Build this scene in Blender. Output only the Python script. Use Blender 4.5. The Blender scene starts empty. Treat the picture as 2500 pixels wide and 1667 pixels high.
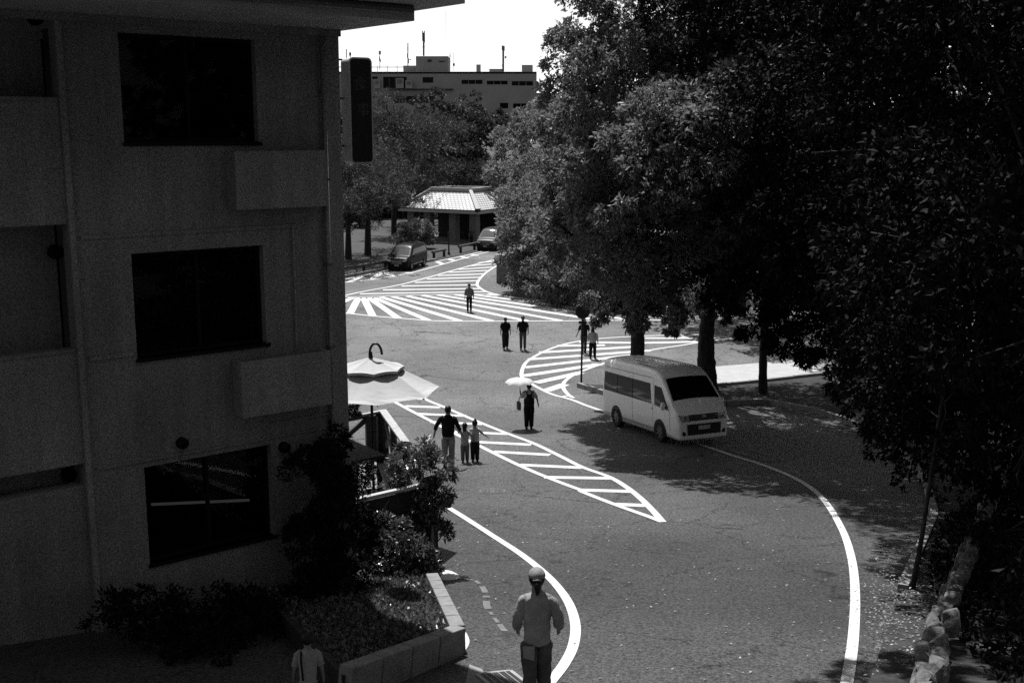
import bpy, bmesh, math, random
import numpy as np
from mathutils import Vector, Matrix

# ------------------------------------------------------------------ camera, sky, sun, exposure
SC = bpy.context.scene
COL = SC.collection
F, CX, CY = 2763.6, 1250.0, 833.5            # photo pixels (2500 x 1667)
PITCH = math.radians(10.44)
CAMZ = 10.6
cam_d = bpy.data.cameras.new('camera'); cam = bpy.data.objects.new('camera', cam_d); COL.objects.link(cam)
cam.location = (0, 0, CAMZ); cam.rotation_euler = (math.pi/2 - PITCH, 0, 0)
cam_d.sensor_width = 36; cam_d.lens = F/2500*36; cam_d.clip_start = .1; cam_d.clip_end = 3000
SC.camera = cam
SUN_EL, SUN_AZ = math.radians(64), math.radians(-16)     # azimuth from +Y towards +X
W = bpy.data.worlds.new('World'); SC.world = W; W.use_nodes = True
nt = W.node_tree; nt.nodes.clear()
sky = nt.nodes.new('ShaderNodeTexSky'); sky.sky_type = 'NISHITA'; sky.sun_disc = False
sky.sun_elevation = SUN_EL; sky.sun_rotation = SUN_AZ; sky.air_density = 1.2; sky.dust_density = .15
bw = nt.nodes.new('ShaderNodeRGBToBW'); bg = nt.nodes.new('ShaderNodeBackground'); bg.inputs[1].default_value = .08
wo = nt.nodes.new('ShaderNodeOutputWorld')
nt.links.new(sky.outputs[0], bw.inputs[0]); nt.links.new(bw.outputs[0], bg.inputs[0]); nt.links.new(bg.outputs[0], wo.inputs[0])
sd = bpy.data.lights.new('sun', 'SUN'); sun = bpy.data.objects.new('sun', sd); COL.objects.link(sun)
sd.energy = 4.8; sd.angle = math.radians(.55); sd.color = (1, 1, 1)
SUND = Vector((math.sin(SUN_AZ)*math.cos(SUN_EL), math.cos(SUN_AZ)*math.cos(SUN_EL), math.sin(SUN_EL)))
sun.rotation_euler = SUND.to_track_quat('Z', 'Y').to_euler()
SC.view_settings.view_transform = 'Standard'; SC.view_settings.look = 'None'
SC.view_settings.exposure = .9; SC.view_settings.gamma = 1
SC.render.engine = 'CYCLES'
SC.cycles.use_denoising = False; SC.cycles.max_bounces = 6; SC.cycles.diffuse_bounces = 3; SC.cycles.transparent_max_bounces = 8

R = math.radians
rng = np.random.default_rng(7); random.seed(7)

# ------------------------------------------------------------------ pixels to directions, the lie of the land
def g(y):                                   # the road falls away from the viewer and levels out at 55 m
    if y >= 55: return 0.0
    if y < 8: return .00227*47**2 + .00454*47*(8-y)
    return .00227*(55-y)**2
def slope(y): return 0 if y >= 55 else -.00454*(55-max(y, 8))
def ray(u, v):
    x = (u-CX)/F; yy = -(v-CY)/F
    return Vector((x, math.cos(PITCH)+yy*math.sin(PITCH), -math.sin(PITCH)+yy*math.cos(PITCH)))
def G(u, v, h=0.0):                         # where that line of sight meets the ground (+h)
    d = ray(u, v); lo, hi = 4.0, 900.0
    for _ in range(60):
        m = (lo+hi)/2
        if CAMZ + d.z*m > g(d.y*m)+h: lo = m
        else: hi = m
    return Vector((d.x*lo, d.y*lo, CAMZ+d.z*lo))
def at(u, v, Y):                            # a point on that line of sight at forward distance Y
    d = ray(u, v); t = Y/d.y
    return Vector((d.x*t, Y, CAMZ+d.z*t))
def dp(x, y): return (x/.9408, y/.9408)     # 2352-wide reading to photo pixels
def zm(x0, y0, s): return lambda x, y: (x0+x/s, y0+y/s)

# ------------------------------------------------------------------ materials (the photograph is black and white)
MATS = {}
SHADE = ('stucco', 'pale_stucco', 'soffit_board', 'sign_case', 'far_facade', 'far_facade_light', 'silver_van_paint', 'faded_lettering', 'pale_bark', 'headlamp_lens')
def mat(name, v, rough=.7, noise=0., nscale=8., bump=0., bscale=40., spec=.3, metal=0., v2=None, coat=0., detail=5):
    if name in MATS: return MATS[name]
    if name not in SHADE: v *= .56
    m = bpy.data.materials.new(name); m.use_nodes = True; t = m.node_tree
    b = t.nodes['Principled BSDF']; b.inputs['Roughness'].default_value = rough
    b.inputs['Specular IOR Level'].default_value = spec; b.inputs['Metallic'].default_value = metal
    b.inputs['Coat Weight'].default_value = coat
    b.inputs['Base Color'].default_value = (v, v, v, 1)
    tc = t.nodes.new('ShaderNodeTexCoord')
    if noise or v2 is not None:
        n = t.nodes.new('ShaderNodeTexNoise'); n.inputs['Scale'].default_value = nscale; n.inputs['Detail'].default_value = detail
        n.inputs['Roughness'].default_value = .65
        t.links.new(tc.outputs['Object'], n.inputs['Vector'])
        cr = t.nodes.new('ShaderNodeValToRGB'); lo = v*(1-noise); hi = v*(1+noise) if v2 is None else v2
        cr.color_ramp.elements[0].position = .3; cr.color_ramp.elements[1].position = .7
        cr.color_ramp.elements[0].color = (lo, lo, lo, 1); cr.color_ramp.elements[1].color = (hi, hi, hi, 1)
        t.links.new(n.outputs['Fac'], cr.inputs[0]); t.links.new(cr.outputs[0], b.inputs['Base Color'])
    if bump:
        n2 = t.nodes.new('ShaderNodeTexNoise'); n2.inputs['Scale'].default_value = bscale; n2.inputs['Detail'].default_value = 4
        t.links.new(tc.outputs['Object'], n2.inputs['Vector'])
        bp = t.nodes.new('ShaderNodeBump'); bp.inputs['Strength'].default_value = bump; bp.inputs['Distance'].default_value = .02
        t.links.new(n2.outputs['Fac'], bp.inputs['Height']); t.links.new(bp.outputs[0], b.inputs['Normal'])
    MATS[name] = m; return m

def leafmat(name, v, trans=.35, rough=.45, spec=.35):
    v *= .75
    m = bpy.data.materials.new(name); m.use_nodes = True; t = m.node_tree
    b = t.nodes['Principled BSDF']; b.inputs['Roughness'].default_value = rough; b.inputs['Specular IOR Level'].default_value = spec
    g_ = t.nodes.new('ShaderNodeNewGeometry'); cr = t.nodes.new('ShaderNodeValToRGB')
    cr.color_ramp.elements[0].color = (v*.6, v*.6, v*.6, 1); cr.color_ramp.elements[1].color = (v*1.5, v*1.5, v*1.5, 1)
    t.links.new(g_.outputs['Random Per Island'], cr.inputs[0]); t.links.new(cr.outputs[0], b.inputs['Base Color'])
    tr = t.nodes.new('ShaderNodeBsdfTranslucent'); t.links.new(cr.outputs[0], tr.inputs[0])
    mx = t.nodes.new('ShaderNodeMixShader'); mx.inputs[0].default_value = trans
    o = t.nodes['Material Output']
    t.links.new(b.outputs[0], mx.inputs[1]); t.links.new(tr.outputs[0], mx.inputs[2]); t.links.new(mx.outputs[0], o.inputs[0])
    MATS[name] = m; return m

def asphalt():
    m = bpy.data.materials.new('asphalt'); m.use_nodes = True; t = m.node_tree; L = t.links.new
    b = t.nodes['Principled BSDF']; b.inputs['Roughness'].default_value = .6; b.inputs['Specular IOR Level'].default_value = .12; b.inputs['Sheen Weight'].default_value = .03; b.inputs['Sheen Roughness'].default_value = .5
    tc = t.nodes.new('ShaderNodeTexCoord')
    def noise(s, d, r=.6):
        n = t.nodes.new('ShaderNodeTexNoise'); n.inputs['Scale'].default_value = s; n.inputs['Detail'].default_value = d
        n.inputs['Roughness'].default_value = r; L(tc.outputs['Object'], n.inputs['Vector']); return n
    def ramp(src, p0, p1, c0, c1):
        r = t.nodes.new('ShaderNodeValToRGB'); r.color_ramp.elements[0].position = p0; r.color_ramp.elements[1].position = p1
        r.color_ramp.elements[0].color = (c0, c0, c0, 1); r.color_ramp.elements[1].color = (c1, c1, c1, 1); L(src, r.inputs[0]); return r.outputs[0]
    def mul(a, c):
        x = t.nodes.new('ShaderNodeMixRGB'); x.blend_type = 'MULTIPLY'; x.inputs[0].default_value = 1; L(a, x.inputs[1]); L(c, x.inputs[2]); return x.outputs[0]
    base = ramp(noise(.32, 6, .6).outputs['Fac'], .3, .7, .030, .043)
    grain = ramp(noise(20, 4, .85).outputs['Fac'], .40, .60, .35, 1.75)
    grain2 = ramp(noise(75, 2).outputs['Fac'], .38, .62, .55, 1.5)
    # cracks: edges of distorted cells, present only in worn areas
    dn = noise(2.2, 5, .7)
    mp = t.nodes.new('ShaderNodeVectorMath'); mp.operation = 'MULTIPLY_ADD'
    L(dn.outputs['Color'], mp.inputs[0]); mp.inputs[1].default_value = (1.1, 1.1, 0); L(tc.outputs['Object'], mp.inputs[2])
    vo = t.nodes.new('ShaderNodeTexVoronoi'); vo.feature = 'DISTANCE_TO_EDGE'; vo.inputs['Scale'].default_value = .42; L(mp.outputs[0], vo.inputs['Vector'])
    ck = ramp(vo.outputs['Distance'], .0, .012, .05, 1)
    vo2 = t.nodes.new('ShaderNodeTexVoronoi'); vo2.feature = 'DISTANCE_TO_EDGE'; vo2.inputs['Scale'].default_value = 1.5; L(mp.outputs[0], vo2.inputs['Vector'])
    ck2 = ramp(vo2.outputs['Distance'], .0, .03, .12, 1)
    def masked(c, n, lo, hi):
        x = t.nodes.new('ShaderNodeMixRGB'); L(ramp(n.outputs['Fac'], lo, hi, 0, 1), x.inputs[0]); x.inputs[1].default_value = (1, 1, 1, 1); L(c, x.inputs[2]); return x.outputs[0]
    col = mul(mul(base, grain), grain2)
    col = mul(col, masked(ck, noise(.22, 2), .40, .48)); col = mul(col, masked(ck2, noise(.5, 3), .54, .6))
    patch = ramp(noise(.11, 2, .4).outputs['Fac'], .44, .56, .82, 1.12); col = mul(col, patch)
    L(col, b.inputs['Base Color'])
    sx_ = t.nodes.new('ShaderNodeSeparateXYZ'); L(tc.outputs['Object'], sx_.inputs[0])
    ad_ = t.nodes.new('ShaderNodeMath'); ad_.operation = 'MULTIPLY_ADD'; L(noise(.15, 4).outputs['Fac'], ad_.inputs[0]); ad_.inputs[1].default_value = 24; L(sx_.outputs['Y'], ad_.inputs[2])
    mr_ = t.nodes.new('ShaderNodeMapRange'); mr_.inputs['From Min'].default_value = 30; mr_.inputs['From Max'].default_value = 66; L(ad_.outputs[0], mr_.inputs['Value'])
    far_bright = ramp(mr_.outputs[0], 0, 1, 1.0, 2.5); fin_ = mul(col, far_bright); L(fin_, b.inputs['Base Color'])  # road paler with distance: grazing-view brightening put into the base colour
    bp = t.nodes.new('ShaderNodeBump'); bp.inputs['Strength'].default_value = .7; bp.inputs['Distance'].default_value = .012
    L(noise(60, 3, .8).outputs['Fac'], bp.inputs['Height']); L(bp.outputs[0], b.inputs['Normal'])
    MATS['asphalt'] = m; return m

def paintmat(name, v, wear):
    m = bpy.data.materials.new(name); m.use_nodes = True; t = m.node_tree; L = t.links.new
    b = t.nodes['Principled BSDF']; b.inputs['Roughness'].default_value = .6
    tc = t.nodes.new('ShaderNodeTexCoord')
    n = t.nodes.new('ShaderNodeTexNoise'); n.inputs['Scale'].default_value = 7; n.inputs['Detail'].default_value = 8; n.inputs['Roughness'].default_value = .75
    L(tc.outputs['Object'], n.inputs['Vector'])
    r = t.nodes.new('ShaderNodeValToRGB'); r.color_ramp.elements[0].position = .31+.19*wear; r.color_ramp.elements[1].position = r.color_ramp.elements[0].position+.05
    r.color_ramp.elements[0].color = (.08, .08, .08, 1); r.color_ramp.elements[1].color = (v, v, v, 1)
    L(n.outputs['Fac'], r.inputs[0])
    n2 = t.nodes.new('ShaderNodeTexNoise'); n2.inputs['Scale'].default_value = 40; L(tc.outputs['Object'], n2.inputs['Vector'])
    r2 = t.nodes.new('ShaderNodeValToRGB'); r2.color_ramp.elements[0].color = (.85,)*3+(1,); r2.color_ramp.elements[1].color = (1.1,)*3+(1,); L(n2.outputs['Fac'], r2.inputs[0])
    x = t.nodes.new('ShaderNodeMixRGB'); x.blend_type = 'MULTIPLY'; x.inputs[0].default_value = 1; L(r.outputs[0], x.inputs[1]); L(r2.outputs[0], x.inputs[2])
    L(x.outputs[0], b.inputs['Base Color']); MATS[name] = m; return m

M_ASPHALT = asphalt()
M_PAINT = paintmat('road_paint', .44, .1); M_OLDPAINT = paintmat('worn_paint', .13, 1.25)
M_EARTH = mat('earth', .07, .95, .45, 1.2, .6, 25)
M_LITTER = mat('leaf_litter_ground', .04, .95, .7, 6, .9, 30)
M_CONC = mat('concrete', .3, .85, .25, 3, .3, 40)
M_PAVE = mat('pale_pavement', .5, .85, .12, 2, .2, 50)
M_KERB = mat('kerb_concrete', .34, .9, .3, 4, .4, 40)
def stucco(name, v):
    m = bpy.data.materials.new(name); m.use_nodes = True; t = m.node_tree; L = t.links.new
    b = t.nodes['Principled BSDF']; b.inputs['Roughness'].default_value = .9; b.inputs['Specular IOR Level'].default_value = .15
    tc = t.nodes.new('ShaderNodeTexCoord'); prev = None
    for sc_, dt, vec, p0, p1, c0, c1 in ((.6, 6, (1, 1, 1), .3, .7, .8, 1.2), (1.0, 5, (5, 5, .35), .4, .62, .88, 1.05), (55, 2, (1, 1, 1), .38, .62, .6, 1.4)):
        mp = t.nodes.new('ShaderNodeMapping'); mp.inputs['Scale'].default_value = vec; L(tc.outputs['Object'], mp.inputs[0])
        n = t.nodes.new('ShaderNodeTexNoise'); n.inputs['Scale'].default_value = sc_; n.inputs['Detail'].default_value = dt; L(mp.outputs[0], n.inputs['Vector'])
        r = t.nodes.new('ShaderNodeValToRGB'); r.color_ramp.elements[0].position = p0; r.color_ramp.elements[1].position = p1
        r.color_ramp.elements[0].color = (c0, c0, c0, 1); r.color_ramp.elements[1].color = (c1, c1, c1, 1); L(n.outputs['Fac'], r.inputs[0])
        x = t.nodes.new('ShaderNodeMixRGB'); x.blend_type = 'MULTIPLY'; x.inputs[0].default_value = 1; L(r.outputs[0], x.inputs[1])
        if prev is None: x.inputs[2].default_value = (v, v, v, 1)
        else: L(prev, x.inputs[2])
        prev = x.outputs[0]
    L(prev, b.inputs['Base Color']); MATS[name] = m; return m
M_STUCCO = stucco('stucco', .155); M_STUCCO_L = stucco('pale_stucco', .18)
M_SOFFIT = mat('soffit_board', .3, .8, .15, 2, .1, 30)
M_DARKFRAME = mat('dark_window_frame', .008, .6, spec=.1)
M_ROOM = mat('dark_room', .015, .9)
M_METAL = mat('dull_metal', .18, .5, .2, 5, metal=.3)
M_BLACKMETAL = mat('black_metal', .012, .5, .2, 5)
M_WOOD_D = mat('dark_timber', .035, .75, .4, 9, .4, 30)
M_WOOD_L = mat('weathered_timber', .5, .8, .2, 9, .3, 40)
M_CANVAS = mat('pale_canvas', .58, .9, .06, 5, .15, 60)
M_BARK = mat('bark', .035, .95, .5, 6, 1.0, 14)
M_BARK_L = mat('pale_bark', .2, .95, .6, 7, 1.0, 16)
M_SKIN = mat('skin', .26, .6); M_HAIR = mat('dark_hair', .012, .5, spec=.2)
M_BLACK = mat('black_cloth', .014, .9, .4, 9, .5, 14, spec=.1); M_DGREY = mat('charcoal_cloth', .03, .9, .35, 9, .8, 12, spec=.1)
M_MGREY = mat('mid_grey_cloth', .1, .9, spec=.1); M_LGREY = mat('light_grey_cloth', .45, .9, .15, 8, .8, 12, spec=.1); M_WHITE = mat('white_cloth', .6, .9, .06, 20, spec=.1)
M_GLASSD = mat('dark_glass', .004, .06, spec=.2)
M_TYRE = mat('tyre_rubber', .015, .85); M_RIM = mat('alloy_rim', .3, .35, metal=.7); M_TRIM = mat('black_trim', .012, .5)
M_VAN = mat('silver_van_paint', .66, .28, .05, 3, coat=.5); M_DARKCAR = mat('black_car_paint', .008, .4, spec=.06)
M_LAMP = mat('headlamp_lens', .26, .15, .85, 14, spec=.8); M_CHROME = mat('chrome', .6, .2, metal=1)
M_LEAF_BIG = leafmat('broad_leaves', .045, .25, .6, .12); M_LEAF_LIT = leafmat('sunny_leaves', .17, .4, .5, .2); M_LEAF_NEAR = leafmat('near_shaded_leaves', .011, .12, .7, .06)  # sun and canopy shade put into leaf colour: lit, mid and shaded copies
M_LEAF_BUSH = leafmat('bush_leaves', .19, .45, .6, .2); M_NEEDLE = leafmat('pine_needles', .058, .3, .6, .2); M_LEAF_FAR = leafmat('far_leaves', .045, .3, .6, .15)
M_LEAF_SHRUB = leafmat('glossy_shrub_leaves', .1, .3, .3, .5); M_LEAF_DRY = leafmat('dry_leaves', .22, .2)

# ------------------------------------------------------------------ tags and mesh builder
def tag(o, label=None, cat=None, group=None, kind=None):
    if label: o['label'] = label
    if cat: o['category'] = cat
    if group: o['group'] = group
    if kind: o['kind'] = kind
    return o
def empty(name, loc=(0, 0, 0), rz=0, label=None, cat=None, group=None):
    o = bpy.data.objects.new(name, None); COL.objects.link(o); o.location = loc; o.rotation_euler = (0, 0, rz)
    o.empty_display_size = .1
    return tag(o, label, cat, group)
def link(name, me, parent=None):
    o = bpy.data.objects.new(name, me); COL.objects.link(o)
    if parent is not None: o.parent = parent
    return o

class MB:
    def __init__(s): s.v = []; s.f = []; s.mi = []
    def add(s, vs, fs, m=0):
        n = len(s.v); s.v += [tuple(p) for p in vs]; s.f += [tuple(i+n for i in f) for f in fs]; s.mi += [m]*len(fs); return s
    def box(s, c, d, rot=None, m=0):
        x, y, z = d[0]/2, d[1]/2, d[2]/2; vs = [Vector((a*x, b*y, e*z)) for a in (-1, 1) for b in (-1, 1) for e in (-1, 1)]
        if rot is not None: vs = [rot @ p for p in vs]
        c = Vector(c)
        return s.add([p+c for p in vs], [(0, 1, 3, 2), (4, 6, 7, 5), (0, 4, 5, 1), (2, 3, 7, 6), (0, 2, 6, 4), (1, 5, 7, 3)], m)
    def beam(s, a, b, w, h, m=0, up=(0, 0, 1)):       # rectangular bar from a to b
        a, b = Vector(a), Vector(b); d = b-a; L = d.length; d.normalize(); up = Vector(up)
        if abs(d.dot(up)) > .98: up = Vector((0, 1, 0))
        x = d.cross(up).normalized(); z = x.cross(d)
        vs = [p + x*(i*w/2) + z*(j*h/2) for p in (a, b) for i in (-1, 1) for j in (-1, 1)]
        return s.add(vs, [(0, 1, 3, 2), (4, 6, 7, 5), (0, 4, 5, 1), (2, 3, 7, 6), (0, 2, 6, 4), (1, 5, 7, 3)], m)
    def tube(s, pts, rad, n=8, m=0, ref=(0, 1, 0), caps=True):   # rad: float, or (side, depth) per point
        pts = [Vector(p) for p in pts]
        if not isinstance(rad, (list, tuple)): rad = [rad]*len(pts)
        k = len(s.v); ref = Vector(ref)
        for i, p in enumerate(pts):
            d = (pts[min(i+1, len(pts)-1)]-pts[max(i-1, 0)])
            d = d.normalized() if d.length > 1e-6 else Vector((0, 0, 1))
            r_ = ref if abs(d.dot(ref)) < .95 else Vector((1, 0, 0))
            y = (r_ - d*d.dot(r_)).normalized(); x = y.cross(d)
            a, b = rad[i] if isinstance(rad[i], (list, tuple)) else (rad[i], rad[i])
            for j in range(n):
                t = 2*math.pi*j/n; s.v.append(tuple(p + x*(a*math.cos(t)) + y*(b*math.sin(t))))
        for i in range(len(pts)-1):
            for j in range(n):
                s.f.append((k+i*n+j, k+i*n+(j+1) % n, k+(i+1)*n+(j+1) % n, k+(i+1)*n+j)); s.mi.append(m)
        if caps:
            s.f.append(tuple(k+j for j in range(n))[::-1]); s.f.append(tuple(k+(len(pts)-1)*n+j for j in range(n))); s.mi += [m, m]
        return s
    def prism(s, poly, a, b, m=0):                    # poly: 3-D outline, extruded by vector b-a
        n = len(poly); A = [Vector(p)+Vector(a) for p in poly]; B = [Vector(p)+Vector(b) for p in poly]
        fs = [tuple(range(n))[::-1], tuple(range(n, 2*n))] + [(i, (i+1) % n, n+(i+1) % n, n+i) for i in range(n)]
        return s.add(A+B, fs, m)
    def sphere(s, c, r, nu=12, nv=8, m=0, fn=None):
        c = Vector(c); r = r if isinstance(r, (list, tuple)) else (r, r, r); k = len(s.v)
        for i in range(nv+1):
            ph = math.pi*i/nv
            for j in range(nu):
                th = 2*math.pi*j/nu; p = Vector((r[0]*math.sin(ph)*math.cos(th), r[1]*math.sin(ph)*math.sin(th), r[2]*math.cos(ph)))
                if fn: p = fn(p)
                s.v.append(tuple(c+p))
        for i in range(nv):
            for j in range(nu):
                s.f.append((k+i*nu+j, k+(i+1)*nu+j, k+(i+1)*nu+(j+1) % nu, k+i*nu+(j+1) % nu)); s.mi.append(m)
        return s
    def mesh(s, name, mats, smooth=False):
        me = bpy.data.meshes.new(name); me.from_pydata(s.v, [], s.f)
        for mm in (mats if isinstance(mats, list) else [mats]): me.materials.append(mm)
        if isinstance(mats, list): me.polygons.foreach_set('material_index', s.mi)
        if smooth: me.polygons.foreach_set('use_smooth', [True]*len(me.polygons))
        me.update(); return me
    def build(s, name, mats, parent=None, smooth=False, bevel=0):
        o = link(name, s.mesh(name, mats, smooth), parent)
        if bevel:
            md = o.modifiers.new('bevel', 'BEVEL'); md.width = bevel; md.segments = 2; md.limit_method = 'ANGLE'
        return o
def fix_normals(o):
    b = bmesh.new(); b.from_mesh(o.data); bmesh.ops.remove_doubles(b, verts=b.verts, dist=1e-5); bmesh.ops.recalc_face_normals(b, faces=b.faces); b.to_mesh(o.data); b.free()
    return o

# ------------------------------------------------------------------ flat sheets that follow the ground
def sheet_poly(name, poly, lift, m, step=.5, kind='structure', parent=None, z_add=0.0):
    """poly: list of (x, y); cut into rows of constant y so that it follows the slope."""
    bm = bmesh.new(); vs = [bm.verts.new((p[0], p[1], 0)) for p in poly]
    bm.faces.new(vs)
    ys = [p[1] for p in poly]; y0, y1 = min(ys), max(ys)
    y = math.ceil(y0/step)*step
    while y < min(y1, 56):
        if y > y0+1e-4:
            bmesh.ops.bisect_plane(bm, geom=bm.verts[:]+bm.edges[:]+bm.faces[:], plane_co=(0, y, 0), plane_no=(0, 1, 0))
        y += step
    bmesh.ops.triangulate(bm, faces=bm.faces)
    for v in bm.verts: v.co.z = g(v.co.y)+lift+z_add
    bmesh.ops.recalc_face_normals(bm, faces=bm.faces)
    for f in bm.faces:
        if f.normal.z < 0: f.normal_flip()
    me = bpy.data.meshes.new(name); bm.to_mesh(me); bm.free(); me.materials.append(m)
    o = link(name, me, parent)
    if parent is None: tag(o, kind=kind)
    return o
def resample(pts, d):
    out = [Vector(pts[0])]
    for a, b in zip(pts, pts[1:]):
        a, b = Vector(a), Vector(b); n = max(1, int((b-a).length/d))
        out += [a.lerp(b, (i+1)/n) for i in range(n)]
    return out
def smooth_line(pts, n=6):                   # Catmull-Rom
    p = [Vector(q) for q in pts]; p = [2*p[0]-p[1]]+p+[2*p[-1]-p[-2]]; out = []
    for i in range(1, len(p)-2):
        for k in range(n):
            t = k/n; a, b, c, d = p[i-1], p[i], p[i+1], p[i+2]
            out.append(.5*((2*b)+(c-a)*t+(2*a-5*b+4*c-d)*t*t+(3*b-a-3*c+d)*t**3))
    out.append(p[-2]); return out
def line_mesh(b, pts, w, lift, step=.4):     # a painted band along ground points
    p = resample([(q[0], q[1]) for q in pts], step); n = len(b.v)
    for i, q in enumerate(p):
        d = (p[min(i+1, len(p)-1)]-p[max(i-1, 0)]).normalized(); s = Vector((-d.y, d.x))*w/2
        for a in (q+s, q-s): b.v.append((a.x, a.y, g(a.y)+lift))
    for i in range(len(p)-1):
        b.f.append((n+2*i, n+2*i+1, n+2*i+3, n+2*i+2)); b.mi.append(0)
LIFT_ROAD, LIFT_PAINT, LIFT_PAINT2 = .006, .012, .017
def painted(name, outlines, stripes, w=.16, ws=.45, m=None, label=None):
    root = None
    for k, ol in enumerate(outlines):
        b = MB(); line_mesh(b, smooth_line([G(*q) for q in ol]), w, LIFT_PAINT2)
        o = b.build(name if root is None else 'edge_line', m or M_PAINT, root)
        if root is None: root = tag(o, label, kind='structure')
    for st in stripes:
        b = MB(); line_mesh(b, [G(*q) for q in st[:2]], st[2] if len(st) > 2 else ws, LIFT_PAINT)
        b.build('stripe', m or M_PAINT, root)
    return root

# ------------------------------------------------------------------ the setting
rows = sorted(set([-300, -150, -60, -30, -10, 0, 4] + [8+i*.25 for i in range(189)] + [56, 60, 80, 120, 200, 400, 900, 1500]))
cols = [-1200, -300, -80, -30, -10, 0, 10, 30, 80, 300, 1200]
b = MB(); nC = len(cols)
b.v = [(x, y, g(y)) for y in rows for x in cols]
b.f = [(i*nC+j, i*nC+j+1, (i+1)*nC+j+1, (i+1)*nC+j) for i in range(len(rows)-1) for j in range(nC-1)]; b.mi = [0]*len(b.f)
tag(b.build('ground', M_EARTH), kind='structure')

A = zm(820, 400, 3.7333); B = zm(820, 780, 3.7333); Cz = zm(1200, 700, 2.8); O = zm(1200, 760, 5.2267); N3 = zm(1700, 1100, 2.765)
P7 = zm(650, 1100, 2.765); Z8 = zm(1600, 780, 3.36); Z5 = zm(820, 960, 6.5333)
def xy(q): p = G(*q); return (p.x, p.y)

far_edge = [xy(A(*q)) for q in ((60, 1042), (500, 960), (930, 880), (1400, 780))]
fe0, fe1 = Vector(far_edge[0]), Vector(far_edge[-1]); fd = (fe1-fe0).normalized()
road_poly = [(-30, 2), (12.5, 2), (12.5, 26), (16, 36), (40, 44), (90, 52), (160, 58), (160, 84), (40, 76), (12, 74)] \
    + [tuple(fe1+fd*60+Vector((14, 0))), tuple(fe1+fd*60), tuple(fe1), far_edge[2], far_edge[1], far_edge[0], tuple(fe0-fd*60), (-60, 20)]
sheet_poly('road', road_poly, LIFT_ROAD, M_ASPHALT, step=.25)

# painted hatching -------------------------------------------------
painted('road_marking',
    [[A(*q) for q in ((40, 1212), (250, 1165), (600, 1100), (900, 1020), (1150, 950), (1475, 866))],
     [A(*q) for q in ((1475, 925), (1380, 985), (1320, 1040), (1288, 1090), (1300, 1122), (1370, 1165), (1500, 1200), (1700, 1240), (2000, 1280), (2240, 1300), (2600, 1325), (3000, 1345))],
     [A(*q) for q in ((60, 1358), (350, 1390), (600, 1410), (860, 1430), (1150, 1436), (1500, 1436), (2240, 1432), (3000, 1425))],
     [A(*q) for q in ((40, 1218), (400, 1207), (800, 1196), (1430, 1187))]],
    [(A(*a), A(*c), w) for a, c, w in (
        ((1300, 903), (1470, 886), .45), ((1210, 932), (1460, 912), .45), ((1110, 964), (1430, 942), .45), ((1030, 990), (1385, 972), .45), ((930, 1020), (1345, 1005), .45),
        ((830, 1050), (1318, 1035), .45), ((720, 1083), (1295, 1066), .45), ((600, 1114), (1290, 1104), .45), ((430, 1150), (1310, 1138), .45), ((220, 1186), (1370, 1166), .4),
        ((60, 1262), (150, 1222), .45), ((205, 1222), (128, 1368), .45), ((252, 1222), (336, 1388), .45), ((300, 1220), (568, 1408), .45),
        ((350, 1222), (840, 1426), .42), ((410, 1215), (1130, 1432), .45), ((520, 1212), (1420, 1432), .45), ((650, 1206), (1740, 1432), .45), ((790, 1200), (2050, 1430), .45),
        ((930, 1196), (2420, 1430), .45), ((1090, 1194), (2700, 1425), .45), ((1250, 1192), (2850, 1400), .45), ((1380, 1190), (2950, 1372), .4))],
    w=.2, label='big white hatched area fanning out across the far junction')
painted('road_marking',
    [[Cz(*q) for q in ((1640, 352), (1500, 333), (1310, 330), (1000, 340), (720, 357), (590, 375), (480, 400), (380, 435), (300, 475), (240, 515), (213, 560), (206, 610), (235, 640), (290, 675), (350, 707), (410, 735), (470, 752), (520, 748))],
     [Cz(*q) for q in ((1640, 354), (1450, 377), (1300, 402), (1080, 436), (900, 485), (760, 528), (640, 570), (560, 605), (500, 650), (490, 690), (520, 735), (560, 762))],
     [Cz(*q) for q in ((470, 752), (560, 778), (640, 810), (790, 862), (900, 905))]],
    [(Cz(*a), Cz(*c), w) for a, c, w in (
        ((600, 380), (970, 384), .4), ((450, 405), (775, 400), .45), ((330, 450), (1030, 408), .45), ((255, 497), (1080, 437), .45), ((222, 553), (960, 468), .45),
        ((214, 610), (740, 530), .5), ((300, 657), (610, 588), .5), ((370, 712), (500, 668), .5), ((1050, 352), (1560, 352), .4), ((1040, 385), (1420, 376), .45), ((1300, 340), (1500, 362), .35))],
    w=.17, label='white hatched oval painted round the point of the tree island')
painted('road_marking',
    [[B(*q) for q in ((430, 560), (720, 680), (850, 745), (1000, 805), (1300, 935), (1560, 1040), (1800, 1130), (2040, 1245), (2240, 1345))] + [Cz(*q) for q in ((800, 1300), (920, 1370), (1020, 1450), (1100, 1530), (1170, 1610))],
     [B(*q) for q in ((330, 650), (500, 735), (640, 810), (900, 945), (1300, 1150), (1700, 1345), (2000, 1470), (2240, 1560))] + [Cz(*q) for q in ((620, 1403), (850, 1493), (1060, 1568), (1170, 1610))]],
    [(B(*a), B(*c)) for a, c in (((420, 640), (640, 648)), ((545, 712), (800, 724)), ((630, 790), (950, 802)), ((740, 860), (1180, 880)), ((870, 935), (1340, 955)), ((1080, 1023), (1570, 1045)), ((1300, 1118), (1780, 1142)))]
    + [(Cz(*a), Cz(*c)) for a, c in (((10, 1128), (400, 1150)), ((190, 1218), (620, 1238)), ((360, 1303), (820, 1310)), ((600, 1390), (960, 1400)), ((840, 1488), (1080, 1497)))],
    w=.17, ws=.36, label='long white leaf of hatching down the middle of the slope')
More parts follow.
